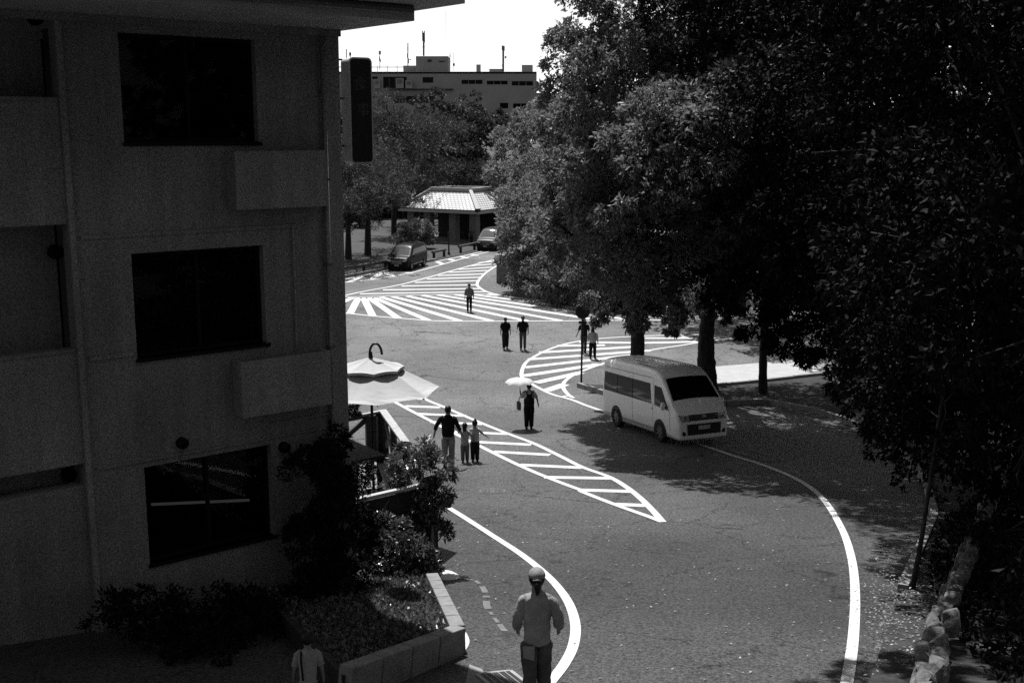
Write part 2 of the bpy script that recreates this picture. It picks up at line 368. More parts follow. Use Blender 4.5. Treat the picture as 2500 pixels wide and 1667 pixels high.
painted('road_marking', [[dp(*q) for q in ((960, 1122), (1003, 1150), (1060, 1185), (1130, 1230), (1200, 1276), (1260, 1326), (1302, 1378), (1321, 1432), (1317, 1482), (1296, 1526), (1262, 1570), (1215, 1625))]], [], w=.15,
        label='solid white edge line curving past the walker in the cap')
painted('road_marking', [[Cz(*q) for q in ((790, 862), (1000, 935), (1250, 1018), (1540, 1118))] + [N3(*q) for q in ((250, 37), (400, 82), (550, 137), (700, 207), (820, 292), (900, 387), (962, 492), (1012, 602), (1050, 742), (1068, 882), (1072, 1020), (1068, 1140), (1058, 1280), (1043, 1400), (1016, 1567), (985, 1720))]], [], w=.15,
        label='solid white edge line sweeping round the right of the slope')
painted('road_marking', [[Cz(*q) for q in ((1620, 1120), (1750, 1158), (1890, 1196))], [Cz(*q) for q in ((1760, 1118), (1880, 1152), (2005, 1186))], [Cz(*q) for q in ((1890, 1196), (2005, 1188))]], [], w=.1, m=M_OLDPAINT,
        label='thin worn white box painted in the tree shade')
painted('road_marking',
    [[A(*q) for q in ((50, 1085), (330, 1056), (660, 1000), (930, 930), (1180, 858), (1400, 800))], [A(*q) for q in ((50, 1060), (250, 1020), (480, 968))], [A(*q) for q in ((905, 892), (1150, 842), (1400, 785))]],
    [(A(*a), A(*c)) for a, c in (((320, 1058), (420, 988)), ((440, 990), (540, 1030)), ((120, 1078), (240, 1025)), ((640, 990), (690, 1000)), ((925, 895), (975, 915)), ((1035, 870), (1085, 886)), ((1145, 848), (1195, 862)), ((1240, 826), (1290, 838)))],
    w=.18, label='white hatched strip along the far kerb beside the dark minivan')
arc = smooth_line([G(*P7(*q)) for q in ((1310, 860), (1420, 885), (1480, 960), (1490, 1050), (1540, 1130), (1610, 1220))], 8)
arc_root = None
for i0, i1, w_ in ((0, 6, .06), (7, 10, .07), (12, 16, .1), (18, 19, .12), (21, 26, .11), (28, 30, .06), (32, 35, .06), (36, 40, .09)):
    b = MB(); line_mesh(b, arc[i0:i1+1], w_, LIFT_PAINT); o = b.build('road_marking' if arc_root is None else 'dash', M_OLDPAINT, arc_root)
    if arc_root is None: arc_root = tag(o, 'faint broken arc of worn paint in front of the planter', kind='structure')
def blob(cs, name='road_marking', m=M_PAINT, label=None):
    pts = smooth_line(cs+cs[:1])[:-1]
    o = sheet_poly(name, [(p.x, p.y) for p in pts], LIFT_PAINT, m); tag(o, label); return o
blob([G(*P7(*q)) for q in ((1150, 812), (1240, 812), (1315, 856), (1250, 876), (1165, 868))], label='pale paint patch beside the fence post')
blob([G(*P7(*q)) for q in ((1300, 1200), (1345, 1225), (1372, 1290), (1340, 1352), (1305, 1330))], label='pale paint patch at the planter corner')

# tree island with its kerb ---------------------------------------
isl = [G(*q) for q in ((1412, 945), (1500, 972), (1620, 985), (1760, 990), (1870, 985), (1990, 1008), (2070, 1034), (2180, 1090), (2260, 1180), (2280, 1270), (2240, 1366), (2200, 1462))]
isl_near = [(p.x, p.y) for p in isl]
isl_near += [xy((2172, 1530)), xy((2150, 1600)), xy((2120, 1690)), (3.9, 6)]
isl_far = [xy(q) for q in ((2500, 858), (2088, 912), (1856, 940), (1749, 950), (1560, 948))]
island = isl_near + [(30, 6), (34, 40)] + isl_far
sheet_poly('planting_island', island, .13, M_LITTER, step=.5)
def kerb(pts, label, w=.16, h=.15, unit=.6, m=None):
    root = None; p = resample(pts, .05); acc = [Vector(p[0])]; run = 0
    for a, c in zip(p, p[1:]):
        run += (c-a).length
        if run >= unit: acc.append(c.copy()); run = 0
    root = empty('kerb', (acc[0].x, acc[0].y, g(acc[0].y)), 0, label, 'kerb')
    unit_me = MB().box((0, 0, h/2), (unit-.012, w, h+.1)).mesh('kerb_stone', m or M_KERB)
    for a, c in zip(acc, acc[1:]):
        o = link('kerb_stone', unit_me, root); mid = (a+c)/2; d = c-a
        o.location = Vector((mid.x, mid.y, g(mid.y))) - root.location
        o.rotation_euler = (0, -math.atan2(g(c.y)-g(a.y), d.length), math.atan2(d.y, d.x))
        o.rotation_euler.y += random.uniform(-.006, .006); o.location.z += random.uniform(-.006, .006)
    return root
kerb([Vector(q) for q in isl_near[:12]], 'concrete kerb round the shaded tree island behind the van')
kerb([Vector(q) for q in reversed(isl_far[1:])]+[], 'dark concrete edge between tree island and bright pavement', h=.2)
kerb([Vector(q) for q in far_edge[:3]], 'kerb along the far side of the road by the dark minivan', unit=1.2)
pave = [xy(q) for q in ((1560, 944), (1749, 946), (1856, 936), (2088, 908), (2500, 855), (2500, 832), (2100, 868), (1856, 886), (1749, 895), (1640, 903))]
sheet_poly('pavement', pave, .012, M_PAVE)
# dirt under the corner thicket
hed = [xy(q) for q in ((1215, 690), (1300, 712), (1440, 732), (1700, 752))]
sheet_poly('verge', hed+[(60, 74), (60, 110), (hed[0][0]+3, 112), (hed[0][0], 88)], .03, M_LITTER)
# park ground beyond the far kerb
sheet_poly('park_ground', [tuple(fe0-fd*60), far_edge[0], far_edge[1], far_edge[2], far_edge[3], tuple(fe1+fd*80), tuple(fe1+fd*80+Vector((-60, 60))), (-140, 190), (-140, 40)], .05, mat('park_earth', .06, .95, .3, .6, .4, 12))

# ------------------------------------------------------------------ apartment house on the left
UW = Vector((-.783, -.622, 0)).normalized(); NW = Vector((-UW.y, UW.x, 0)); NW = NW if NW.y < 0 else -NW     # along the wall to the left, and outwards
C0 = Vector((-2.66, 17.7, 0))
def wp(q, off=0.0):                          # line of sight -> (distance along the wall from its corner, height)
    d = ray(*dp(*q)); o = Vector((0, 0, CAMZ)); pl = C0+NW*off
    t = (pl-o).dot(NW)/d.dot(NW); p = o+d*t
    return (p-C0).dot(UW), p.z
HOUSE = empty('apartment_house', (C0.x, C0.y, g(C0.y)), 0, 'dim stuccoed apartment house with three stacked windows filling the left', 'building')
HO = HOUSE.location.copy()
def W3(s, z, n=0.0): return C0 + UW*s + NW*n + Vector((0, 0, z)) - HO
def wbox(b, s0, s1, z0, z1, n0, n1, m=0):
    vs = [W3(s, z, n) for s in (s0, s1) for n in (n0, n1) for z in (z0, z1)]
    return b.add(vs, [(0, 1, 3, 2), (4, 6, 7, 5), (0, 4, 5, 1), (2, 3, 7, 6), (0, 2, 6, 4), (1, 5, 7, 3)], m)
wins = []
for quad in (((270, 75), (585, 90), (598, 326), (283, 328)), ((300, 583), (603, 563), (610, 788), (316, 824)), ((333, 1075), (622, 1018), (628, 1228), (345, 1295))):
    p = [wp(q) for q in quad]; s0 = (p[1][0]+p[2][0])/2; s1 = (p[0][0]+p[3][0])/2
    wins.append((s0, s1, (p[2][1]+p[3][1])/2, (p[0][1]+p[1][1])/2))
ws0 = sum(w[0] for w in wins)/3; ws1 = sum(w[1] for w in wins)/3
wins = [(ws0, ws1, w[2], w[3]) for w in wins]
s_bay = sum(wp(q)[0] for q in ((125, 80), (150, 500), (200, 1080)))/3     # where the window wall ends and the balcony bay begins
z_top = wp((785, 71))[1]; z_bot = 2.0
print('windows', wins, 'bay', s_bay, 'top', z_top)
b = MB()
zz = [z_bot]
for w in sorted(wins, key=lambda w: w[2]): zz += [w[2], w[3]]
zz.append(z_top)
for (a, c) in ((0, ws0), (ws1, s_bay)): wbox(b, a, c, z_bot, z_top, -.25, 0)
for i in range(0, len(zz), 2): wbox(b, ws0, ws1, zz[i], zz[i+1], -.25, 0)
wall = b.build('wall', M_STUCCO, HOUSE)
b = MB(); wbox(b, -.02, 9, z_bot, z_top-.02, -7.5, -7.2); wbox(b, -.002, .25, z_bot, z_top-.02, -7.5, -.25); b.build('side_wall', M_STUCCO, HOUSE)
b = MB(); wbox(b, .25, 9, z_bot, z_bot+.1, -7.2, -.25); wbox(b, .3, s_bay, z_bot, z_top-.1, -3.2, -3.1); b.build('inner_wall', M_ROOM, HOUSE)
b = MB(); wbox(b, 0, .33, z_bot, z_top-.003, .003, .06); b.build('corner_pilaster', M_STUCCO_L, HOUSE)
b = MB(); wbox(b, s_bay-.08, s_bay, z_bot, z_top-.003, .003, .05); b.build('bay_pilaster', M_STUCCO_L, HOUSE)
# glazing: dark transparent panes in a room box
gm = bpy.data.materials.new('window_glass'); gm.use_nodes = True; t = gm.node_tree; t.nodes.clear()
gl = t.nodes.new('ShaderNodeBsdfGlossy'); gl.inputs['Roughness'].default_value = .03; gl.inputs[0].default_value = (.8, .8, .8, 1)
tp = t.nodes.new('ShaderNodeBsdfTransparent'); tp.inputs[0].default_value = (.6, .6, .6, 1); fr = t.nodes.new('ShaderNodeFresnel'); fr.inputs[0].default_value = 1.22
mx = t.nodes.new('ShaderNodeMixShader'); oo = t.nodes.new('ShaderNodeOutputMaterial')
t.links.new(fr.outputs[0], mx.inputs[0]); t.links.new(tp.outputs[0], mx.inputs[1]); t.links.new(gl.outputs[0], mx.inputs[2]); t.links.new(mx.outputs[0], oo.inputs[0])
for k, (s0, s1, z0, z1) in enumerate(wins):
    b = MB(); e = .05; sm = (s0+s1)/2
    for (a, c, d, f) in ((s0, s0+e, z0, z1), (s1-e, s1, z0, z1), (s0+e, s1-e, z0, z0+e), (s0+e, s1-e, z1-e, z1), (sm-.022, sm+.022, z0+e, z1-e)):
        wbox(b, a, c, d, f, -.2, -.13)
    w = b.build('window', M_DARKFRAME, HOUSE)
    b = MB(); wbox(b, s0+e, sm-.03, z0+e, z1-e, -.17, -.164); b.build('pane', gm, w)
    b = MB(); wbox(b, sm+.03, s1-e, z0+e, z1-e, -.19, -.184); b.build('pane', gm, w)
    b = MB(); wbox(b, s0-.05, s1+.02, z0-.05, z0, -.13, .035); b.build('sill', M_DARKFRAME, w)
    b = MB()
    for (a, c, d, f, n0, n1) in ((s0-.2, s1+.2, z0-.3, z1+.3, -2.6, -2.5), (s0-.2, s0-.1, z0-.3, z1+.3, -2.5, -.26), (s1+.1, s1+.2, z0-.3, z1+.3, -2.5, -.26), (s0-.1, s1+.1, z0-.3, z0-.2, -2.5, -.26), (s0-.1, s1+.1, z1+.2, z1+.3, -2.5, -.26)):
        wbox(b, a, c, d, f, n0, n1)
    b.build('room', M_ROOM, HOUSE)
    if k == 2:
        a, c = wp((348, 1158), -.9), wp((572, 1148), -.9)
        b = MB(); b.beam(W3(a[0], a[1], -.9), W3(c[0], c[1], -.9), .035, .035)
        em = bpy.data.materials.new('tube_light'); em.use_nodes = True; pb = em.node_tree.nodes['Principled BSDF']
        pb.inputs['Base Color'].default_value = (.1, .1, .1, 1); pb.inputs['Emission Color'].default_value = (1, 1, 1, 1); pb.inputs['Emission Strength'].default_value = .035
        tag(b.build('tube_lamp', em), 'thin pale fluorescent tube seen inside the lowest window', 'lamp').location = HO
# flower-box ledges
for k, (quad, off) in enumerate(((((540, 350), (752, 343), (752, 475), (543, 482)), .32), (((553, 832), (760, 806), (762, 930), (560, 960)), .32))):
    p = [wp(q, off) for q in quad]; s1 = (p[0][0]+p[3][0])/2; s0 = (p[1][0]+p[2][0])/2; z1 = (p[0][1]+p[1][1])/2; z0 = (p[2][1]+p[3][1])/2
    b = MB(); wbox(b, s0, s1, z0, z1, off-.06, off); wbox(b, s0, s0+.06, z0, z1, .002, off-.06); wbox(b, s1-.06, s1, z0, z1, .002, off-.06); wbox(b, s0+.06, s1-.06, z0, z0+.07, .002, off-.06)
    fb = b.build('flower_box', M_STUCCO_L, HOUSE, bevel=.01)
    b = MB(); wbox(b, s0+.06, s1-.06, z0+.07, z1-.12, .002, off-.06); b.build('soil', M_EARTH, fb)
# mouldings, ducts and down-pipe
def run(pts, off, w, h, name, m):
    p = [wp(q, off) for q in pts]; b = MB()
    for a, c in zip(p, p[1:]): b.beam(W3(a[0], a[1], off), W3(c[0], c[1], off), w, h)
    return b.build(name, m, HOUSE)
zb = wp((400, 534))[1]; b = MB(); wbox(b, wp((682, 516))[0], s_bay-.15, zb-.025, zb+.025, .003, .025); b.build('moulding', M_STUCCO, HOUSE)
zb2 = wp((250, 818))[1]; b = MB(); wbox(b, ws1+.05, s_bay-.15, zb2-.03, zb2+.03, .003, .035); b.build('moulding', M_STUCCO, HOUSE)
zb3 = wp((400, 1044))[1]; b = MB(); wbox(b, .34, s_bay-.15, zb3-.02, zb3+.02, .003, .025); b.build('moulding', M_STUCCO, HOUSE)
zb4 = wp((660, 965))[1]; b = MB(); wbox(b, .34, 1.35, zb4-.02, zb4+.02, .003, .03); b.build('moulding', M_STUCCO, HOUSE)
sp = wp((736, 200))[0]; b = MB()
for z0_, z1_ in ((2.2, z_top),): b.tube([W3(sp, z0_, .1), W3(sp, z1_, .1)], .035, 10)
pipe = b.build('down_pipe', M_STUCCO_L, HOUSE, smooth=True)
for z_ in np.arange(3.4, z_top, 1.3):
    b = MB(); wbox(b, sp-.05, sp+.05, z_-.02, z_+.02, .003, .14); b.build('bracket', M_METAL, pipe)
sp2 = wp((674, 660))[0]; b = MB(); b.tube([W3(sp2, wp((676, 800))[1], .05), W3(sp2, zb, .05)], .018, 8); b.build('conduit', M_STUCCO_L, HOUSE)
for q in ((650, 1026), (416, 1016)):
    s_, z_ = wp(q); b = MB(); ring = [(math.cos(a), math.sin(a)) for a in np.linspace(0, 2*math.pi, 17)[:-1]]
    b.tube([W3(s_, z_, .0), W3(s_, z_, .09), W3(s_, z_-.02, .13)], [.085, .085, .06], 14, ref=(0, 0, 1)); b.build('vent_cowl', M_DARKFRAME, HOUSE, smooth=False)
# balcony bay to the left: parapets, slabs, set-back wall
for q0, q1 in (((60, 232), (60, 520)), ((60, 822), (60, 1088))):
    zt_, zb_ = wp(q0)[1], wp(q1)[1]
    b = MB(); wbox(b, s_bay+.002, s_bay+4.5, zb_, zt_, -.14, -.02); pr = b.build('balcony_parapet', M_STUCCO_L, HOUSE)
    b = MB(); wbox(b, s_bay+.002, s_bay+4.5, zb_, zb_+.16, -.6, -.142); b.build('balcony_slab', M_STUCCO, HOUSE)
    b = MB(); wbox(b, s_bay+.004, s_bay+4.5, zt_, zt_+.05, -.17, .0); b.build('coping', M_STUCCO, pr)
b = MB(); wbox(b, s_bay+.002, s_bay+4.5, z_bot, z_top-.01, -.75, -.6); b.build('balcony_back_wall', M_STUCCO, HOUSE)
b = MB(); wbox(b, s_bay+.002, s_bay+4.5, z_bot, wp((60, 1100))[1]-.25, -.3, -.06); b.build('bay_base_wall', M_STUCCO, HOUSE)
for q in ((125, 578), (155, 1087), (78, 42)):
    s_, z_ = wp(q, -.6); b = MB(); b.tube([W3(s_, z_, -.6), W3(s_, z_, -.48), W3(s_, z_-.03, -.44)], [.1, .1, .07], 14, ref=(0, 0, 1)); b.build('vent_cowl', M_DARKFRAME, HOUSE)
# eaves: boxed soffit, then the roof edge standing out further
o1, o2 = 1.95, 2.62
b = MB(); wbox(b, -.12, 9, z_top, z_top+.2, -7.6, o1); sf = b.build('eaves', M_SOFFIT, HOUSE)
b = MB(); wbox(b, .002, 9, z_top-.1, z_top-.002, .002, .14); b.build('cornice', M_STUCCO, sf)
b = MB(); wbox(b, -.5, 9, z_top+.202, z_top+.36, -7.8, o2); rf = b.build('roof', M_SOFFIT, HOUSE)
b = MB(); wbox(b, -.55, 9, z_top+.362, z_top+.44, -7.9, o2+.06); b.build('roof_edge', M_METAL, rf)
b = MB(); b.tube([W3(-.05, z_top+.14, o1+.06), W3(9, z_top+.14, o1+.06)], .06, 8); b.build('gutter', M_METAL, sf)

# ------------------------------------------------------------------ hanging sign past the corner
sY = 19.6
pa, pb_ = at(*dp(806, 254), sY), at(*dp(858, 254), sY)
ztop_, zbot_ = at(*dp(830, 133), sY).z, at(*dp(830, 376), sY).z
wS, hS, dS = (pb_.x-pa.x)*1.08, ztop_-zbot_, .36
ang = R(30)
SIGN = empty('hanging_sign', ((pa.x+pb_.x)/2+.0, sY-.1, zbot_), ang, 'tall dark rounded signboard with faint lettering hung on the house corner', 'sign')
def rrect(w, h, r, y, n=5):
    out = []
    for cx, cz, a0 in ((w/2-r, h-r, 0), (-w/2+r, h-r, 90), (-w/2+r, r, 180), (w/2-r, r, 270)):
        for i in range(n+1):
            a = R(a0+90*i/n); out.append(Vector((cx+r*math.cos(a), y, cz+r*math.sin(a))))
    return out
b = MB(); b.prism(rrect(wS, hS, .08, 0), (0, 0, 0), (0, dS, 0)); b.build('sign_box', mat('sign_case', .4, .6, .15, 4), SIGN)
b = MB(); b.prism(rrect(wS-.05, hS-.06, .06, 0), (0, -.012, .03), (0, -.002, .03)); sfce = b.build('sign_face', mat('sign_face', .008, .5, .3, 6), SIGN)
def text(body, size, loc, parent, m, rot=(math.pi/2, 0, 0), name='lettering'):
    cu = bpy.data.curves.new(name, 'FONT'); cu.body = body; cu.size = size; cu.align_x = 'CENTER'; cu.align_y = 'CENTER'; cu.extrude = .002
    ob = bpy.data.objects.new('tmp_text', cu); COL.objects.link(ob); bpy.context.view_layer.update()
    me = bpy.data.meshes.new_from_object(ob.evaluated_get(bpy.context.evaluated_depsgraph_get())); bpy.data.objects.remove(ob)
    me.materials.clear(); me.materials.append(m); o = link(name, me, parent); o.location = loc; o.rotation_euler = rot; return o
M_LET = mat('faded_lettering', .045, .7, .5, 12)
text('食', .25, (-.02, -.016, hS*.745), sfce, M_LET); text('事', .25, (.02, -.016, hS*.50), sfce, M_LET)
text('処', .2, (.0, -.016, hS*.30), sfce, mat('very_faded_lettering', .04, .7)); 
for z_ in (hS-.03, hS*.62, .3): MB().beam((-wS/2, .3, z_), (-wS/2-.35, .25, z_), .03, .03).build('bracket', M_BLACKMETAL, SIGN)

# ------------------------------------------------------------------ far flat-roofed building with rooftop plant
fz = zm(800, 0, 3.7333); FY = 230.0
FAR = empty('office_block', (0, FY, 0), 0, 'long flat-roofed office block with rooftop antennas beyond the trees', 'building')
def fp(x, y, dy=0): p = at(*fz(x, y), FY+dy); return Vector((p.x, dy, p.z))
M_FARW = mat('far_facade', .2, .9, .12, .25, spec=.1); M_FARL = mat('far_facade_light', .3, .9, .1, .3)
def fbox(x0, y0, x1, y1, d0, d1, name, m, parent=None):
    a, c = fp(x0, y0), fp(x1, y1); b = MB(); b.box(((a.x+c.x)/2, (d0+d1)/2, (a.z+c.z)/2), (abs(c.x-a.x), d1-d0, abs(a.z-c.z))); return b.build(name, m, parent or FAR)
a, c = fp(-400, 600), fp(1905, 668)
# facade with real openings
ops = [(505, 702, 720, 806), (865, 705, 962, 757), (1220, 730, 1410, 768), (1450, 738, 1640, 772), (1678, 742, 1872, 782), (600, 880, 975, 940), (1570, 940, 1645, 990), (1690, 945, 1830, 990), (330, 700, 455, 722)]
def facade(x0, x1, ytop, ybot, ops, dpt):
    b = MB(); xs = sorted({x0, x1, *[o[0] for o in ops], *[o[2] for o in ops]}); ys = sorted({ytop, ybot, *[o[1] for o in ops], *[o[3] for o in ops]})
    for i in range(len(xs)-1):
        for j in range(len(ys)-1):
            mx_, my_ = (xs[i]+xs[i+1])/2, (ys[j]+ys[j+1])/2
            if any(o[0] < mx_ < o[2] and o[1] < my_ < o[3] for o in ops): continue
            P, Q = fp(xs[i], ys[j]), fp(xs[i+1], ys[j+1])
            b.add([(P.x, 0, P.z), (Q.x, 0, P.z), (Q.x, 0, Q.z), (P.x, 0, Q.z)], [(0, 1, 2, 3)])
    for o in ops:
        P, Q = fp(o[0], o[1]), fp(o[2], o[3]); r = [(P.x, P.z), (Q.x, P.z), (Q.x, Q.z), (P.x, Q.z)]
        for k in range(4):
            e, f = r[k], r[(k+1) % 4]; b.add([(e[0], 0, e[1]), (f[0], 0, f[1]), (f[0], dpt, f[1]), (e[0], dpt, e[1])], [(0, 1, 2, 3)])
    return b
facade(-400, 1905, 655, 1250, ops, .6).build('wall', M_FARW, FAR)
fbox(-400, 652, 1905, 1250, 14, 14.3, 'back_wall', M_FARW); P, Q = fp(1905, 655), fp(1905, 1250)
b = MB(); b.box((P.x-.1, 7, (P.z+Q.z)/2), (.2, 13.9, P.z-Q.z)); b.build('side_wall', M_FARW, FAR)
b = MB(); P0 = fp(-400, 655); b.box(((P0.x+P.x)/2, 7, P.z-.25), (P.x-P0.x, 14, .3)); b.build('roof', M_FARW, FAR)
for o in ops:
    w = fbox(o[0], o[1], o[2], o[3], .5, .58, 'window', M_GLASSD)
    n = max(1, int((o[2]-o[0])/50))
    for k in range(1, n):
        x = o[0]+(o[2]-o[0])*k/n; fbox(x-2, o[1]+.5, x+2, o[3]-.5, .38, .495, 'mullion', M_FARW, w)
fbox(560, 812, 1145, 822, -.9, -.01, 'ledge', M_TRIM); fbox(400, 868, 1000, 876, -.5, -.01, 'ledge', M_FARW)
fbox(795, 508, 1095, 652, 2, 9, 'penthouse', M_FARW); fbox(1350, 582, 1390, 652, 3, 4.5, 'roof_vent', M_FARW); fbox(1470, 622, 1605, 653, 3, 6, 'roof_housing', M_FARW); fbox(1770, 592, 1870, 653, .5, 4, 'roof_housing', M_FARL); fbox(675, 592, 830, 653, 3, 6, 'roof_housing', M_FARW)
fbox(1010, 552, 1060, 562, 1.9, 1.99, 'louvre', M_TRIM); fbox(905, 540, 940, 560, 1.9, 1.99, 'louvre', M_TRIM)
fbox(1905.5, 846, 2400, 1250, 2, 10, 'annexe', M_FARW)
fbox(-100, 604, 830, 608, .1, .3, 'roof_rail', M_FARL); fbox(-100, 616, 830, 619, .1, .3, 'roof_rail', M_FARL)
for x in range(0, 830, 90): fbox(x, 604, x+5, 654, .1, .3, 'rail_post', M_FARL)
def mast(x, y0, y1, rad, bits, name='antenna_mast'):
    b = MB(); p, q = fp(x, y1, 3), fp(x, y0, 3); b.tube([p, q], rad, 6); mo = b.build(name, mat('mast_metal', .1, .6), FAR)
    for (bx, by0, by1, hw) in bits:
        P, Q = fp(x+bx-hw, by0, 3), fp(x+bx+hw, by1, 3); bb = MB(); bb.box(((P.x+Q.x)/2, 3, (P.z+Q.z)/2), (Q.x-P.x, .35, P.z-Q.z)); bb.build('antenna_panel', mat('antenna_panel', .2, .6), mo)
mast(875, 300, 512, .18, [(-10, 283, 375, 4.5), (8, 283, 390, 4.5), (0, 420, 440, 9)])
mast(731, 395, 600, .1, [(0, 430, 470, 5), (-3, 490, 530, 5), (4, 535, 580, 6), (22, 543, 550, 8)])
mast(475, 468, 640, .06, [(-6, 465, 500, 3.5), (8, 465, 500, 3.5), (-4, 520, 560, 3), (8, 540, 570, 3)])
mast(1600, 420, 652, .2, [(-8, 418, 460, 6), (8, 422, 465, 6), (0, 500, 530, 8), (22, 515, 535, 8), (-3, 590, 610, 9)])
mast(1078, 100, 512, .03, []); mast(1115, 480, 650, .06, [(0, 510, 518, 5), (0, 560, 566, 5)]); mast(1150, 480, 650, .05, [(0, 580, 604, 9)]); mast(170, 450, 640, .1, []); mast(205, 480, 640, .1, [(0, 480, 510, 9)])
for (x0, y0, x1, y1, d) in ((428, 728, 482, 810, -1.2), (625, 716, 697, 808, -1.0), (712, 736, 776, 810, -1.1)):
    ac = fbox(x0, y0, x1, y1, d, d+.8, 'condenser_unit', mat('unit_casing', .35, .6, .1, 2)); tag(ac)
    fbox(x0+12, y0+12, x1-12, y0+(y1-y0)*.55, d-.03, d-.004, 'fan_grille', M_METAL, ac)

# ------------------------------------------------------------------ pavilion with truncated tiled roof
PV = zm(960, 440, 7.84)
def pvp(x, y, Y): return at(*PV(x, y), Y)
near = pvp(1620, 655, 108); zE = near.z
M_TILE = bpy.data.materials.new('roof_tiles'); M_TILE.use_nodes = True; t = M_TILE.node_tree
br = t.nodes.new('ShaderNodeTexBrick'); br.inputs['Scale'].default_value = 1; br.inputs['Brick Width'].default_value = .42; br.inputs['Row Height'].default_value = .3; br.inputs['Mortar Size'].default_value = .045
br.inputs['Color1'].default_value = (.56, .56, .56, 1); br.inputs['Color2'].default_value = (.48, .48, .48, 1); br.inputs['Mortar'].default_value = (.13, .13, .13, 1)
uv = t.nodes.new('ShaderNodeTexCoord'); t.links.new(uv.outputs['UV'], br.inputs['Vector']); t.links.new(br.outputs['Color'], t.nodes['Principled BSDF'].inputs['Base Color'])
bp = t.nodes.new('ShaderNodeBump'); bp.inputs['Strength'].default_value = .6; bp.inputs['Distance'].default_value = .05; bp.invert = True
t.links.new(br.outputs['Fac'], bp.inputs['Height']); t.links.new(bp.outputs[0], t.nodes['Principled BSDF'].inputs['Normal']); t.nodes['Principled BSDF'].inputs['Roughness'].default_value = .6
def at_z(u, v, z): d = ray(u, v); k = (z-CAMZ)/d.z; return Vector((d.x*k, d.y*k, z))
lft = at_z(*PV(100, 590), zE); ux = (lft-near); ux = Vector((ux.x, ux.y, 0)).normalized(); LW = (lft-near).length
uy = Vector((-ux.y, ux.x, 0)); uy = uy if uy.y > 0 else -uy; LD = 8.5
if LW > 11: LW = 11
PAV = empty('pavilion', (near.x, near.y, 0), math.atan2(ux.y, ux.x), 'open pavilion with pale tiled roof and white eaves beyond the junction', 'pavilion')
sy = 1 if (Matrix.Rotation(math.atan2(ux.y, ux.x), 3, 'Z') @ Vector((0, 1, 0))).dot(uy) > 0 else -1
def pv(x, y, z): return Vector((x, sy*y, z))
print('pavilion', near, LW, zE)
hR = 1.75; ins = 2.35
e = [pv(0, 0, zE+.32), pv(LW, 0, zE+.32), pv(LW, LD, zE+.32), pv(0, LD, zE+.32)]
tp_ = [pv(ins, ins, zE+.32+hR), pv(LW-ins, ins, zE+.32+hR), pv(LW-ins, LD-ins, zE+.32+hR), pv(ins, LD-ins, zE+.32+hR)]
for k in range(4):
    a, c, d_, f_ = e[k], e[(k+1) % 4], tp_[(k+1) % 4], tp_[k]; n = (c-a).cross(f_-a).normalized(); n = n if n.z > 0 else -n
    m_ = MB(); m_.prism([a, c, d_, f_], (0, 0, 0), n*-.08); o = m_.build('roof_slope', M_TILE, PAV)
    uvl = o.data.uv_layers.new(); ax = (c-a).normalized(); ay = n.cross(ax)
    for lp in o.data.loops:
        p = o.data.vertices[lp.vertex_index].co; uvl.data[lp.index].uv = ((p-a).dot(ax), (p-a).dot(ay))
    MB().beam(a+Vector((0, 0, .02)), f_+Vector((0, 0, .06)), .34, .2).build('hip_ridge', mat('ridge_tile', .55, .7, .1, 3), PAV)
    MB().beam(f_+Vector((0, 0, .08)), d_+Vector((0, 0, .08)), .36, .3).build('ridge', mat('ridge_tile', .55), PAV)
    MB().box(a+Vector((0, 0, .06)), (.4, .4, .3)).build('end_tile', M_TRIM, PAV)
    q0, q1 = a-Vector((0, 0, .16)), c-Vector((0, 0, .16)); MB().beam(q0, q1, .12, .3).build('fascia', M_WHITE, PAV)
    MB().beam(q0+Vector((0, 0, .19)), q1+Vector((0, 0, .19)), .2, .06).build('gutter', M_TRIM, PAV)
MB().prism([p+Vector((0, 0, -.02)) for p in tp_], (0, 0, 0), (0, 0, .05)).build('roof_top', M_FARL, PAV)
MB().prism([p+Vector((0, 0, -.28)) for p in e], (0, 0, 0), (0, 0, .04)).build('ceiling', M_FARW, PAV)
for px_ in (1.0, LW*.36, LW*.68, LW-1.0):
    for py_ in (1.0, LD-1.0):
        MB().box(pv(px_, py_, zE/2), (.75, .75, zE)).build('pillar', mat('pavilion_pillar', .22, .9, .2, 2), PAV)
MB().box(pv(LW/2, LD*.62, zE/2), (LW-2.4, .2, zE)).build('rear_wall', mat('pavilion_dark_wall', .04, .9), PAV)
for x_ in (LW*.2, LW*.5): MB().box(pv(x_, LD*.5, .5), (1.2, .7, 1.0)).build('counter', M_WOOD_D, PAV)
MB().box(pv(LW/2, LD/2, .03), (LW+.6, LD+.6, .1)).build('floor_slab', M_CONC, PAV)
MB().tube([pv(LW*.52, -1.6, 0), pv(LW*.52, -1.6, 2.6)], .05, 6).build('lamp_post', M_METAL, PAV)

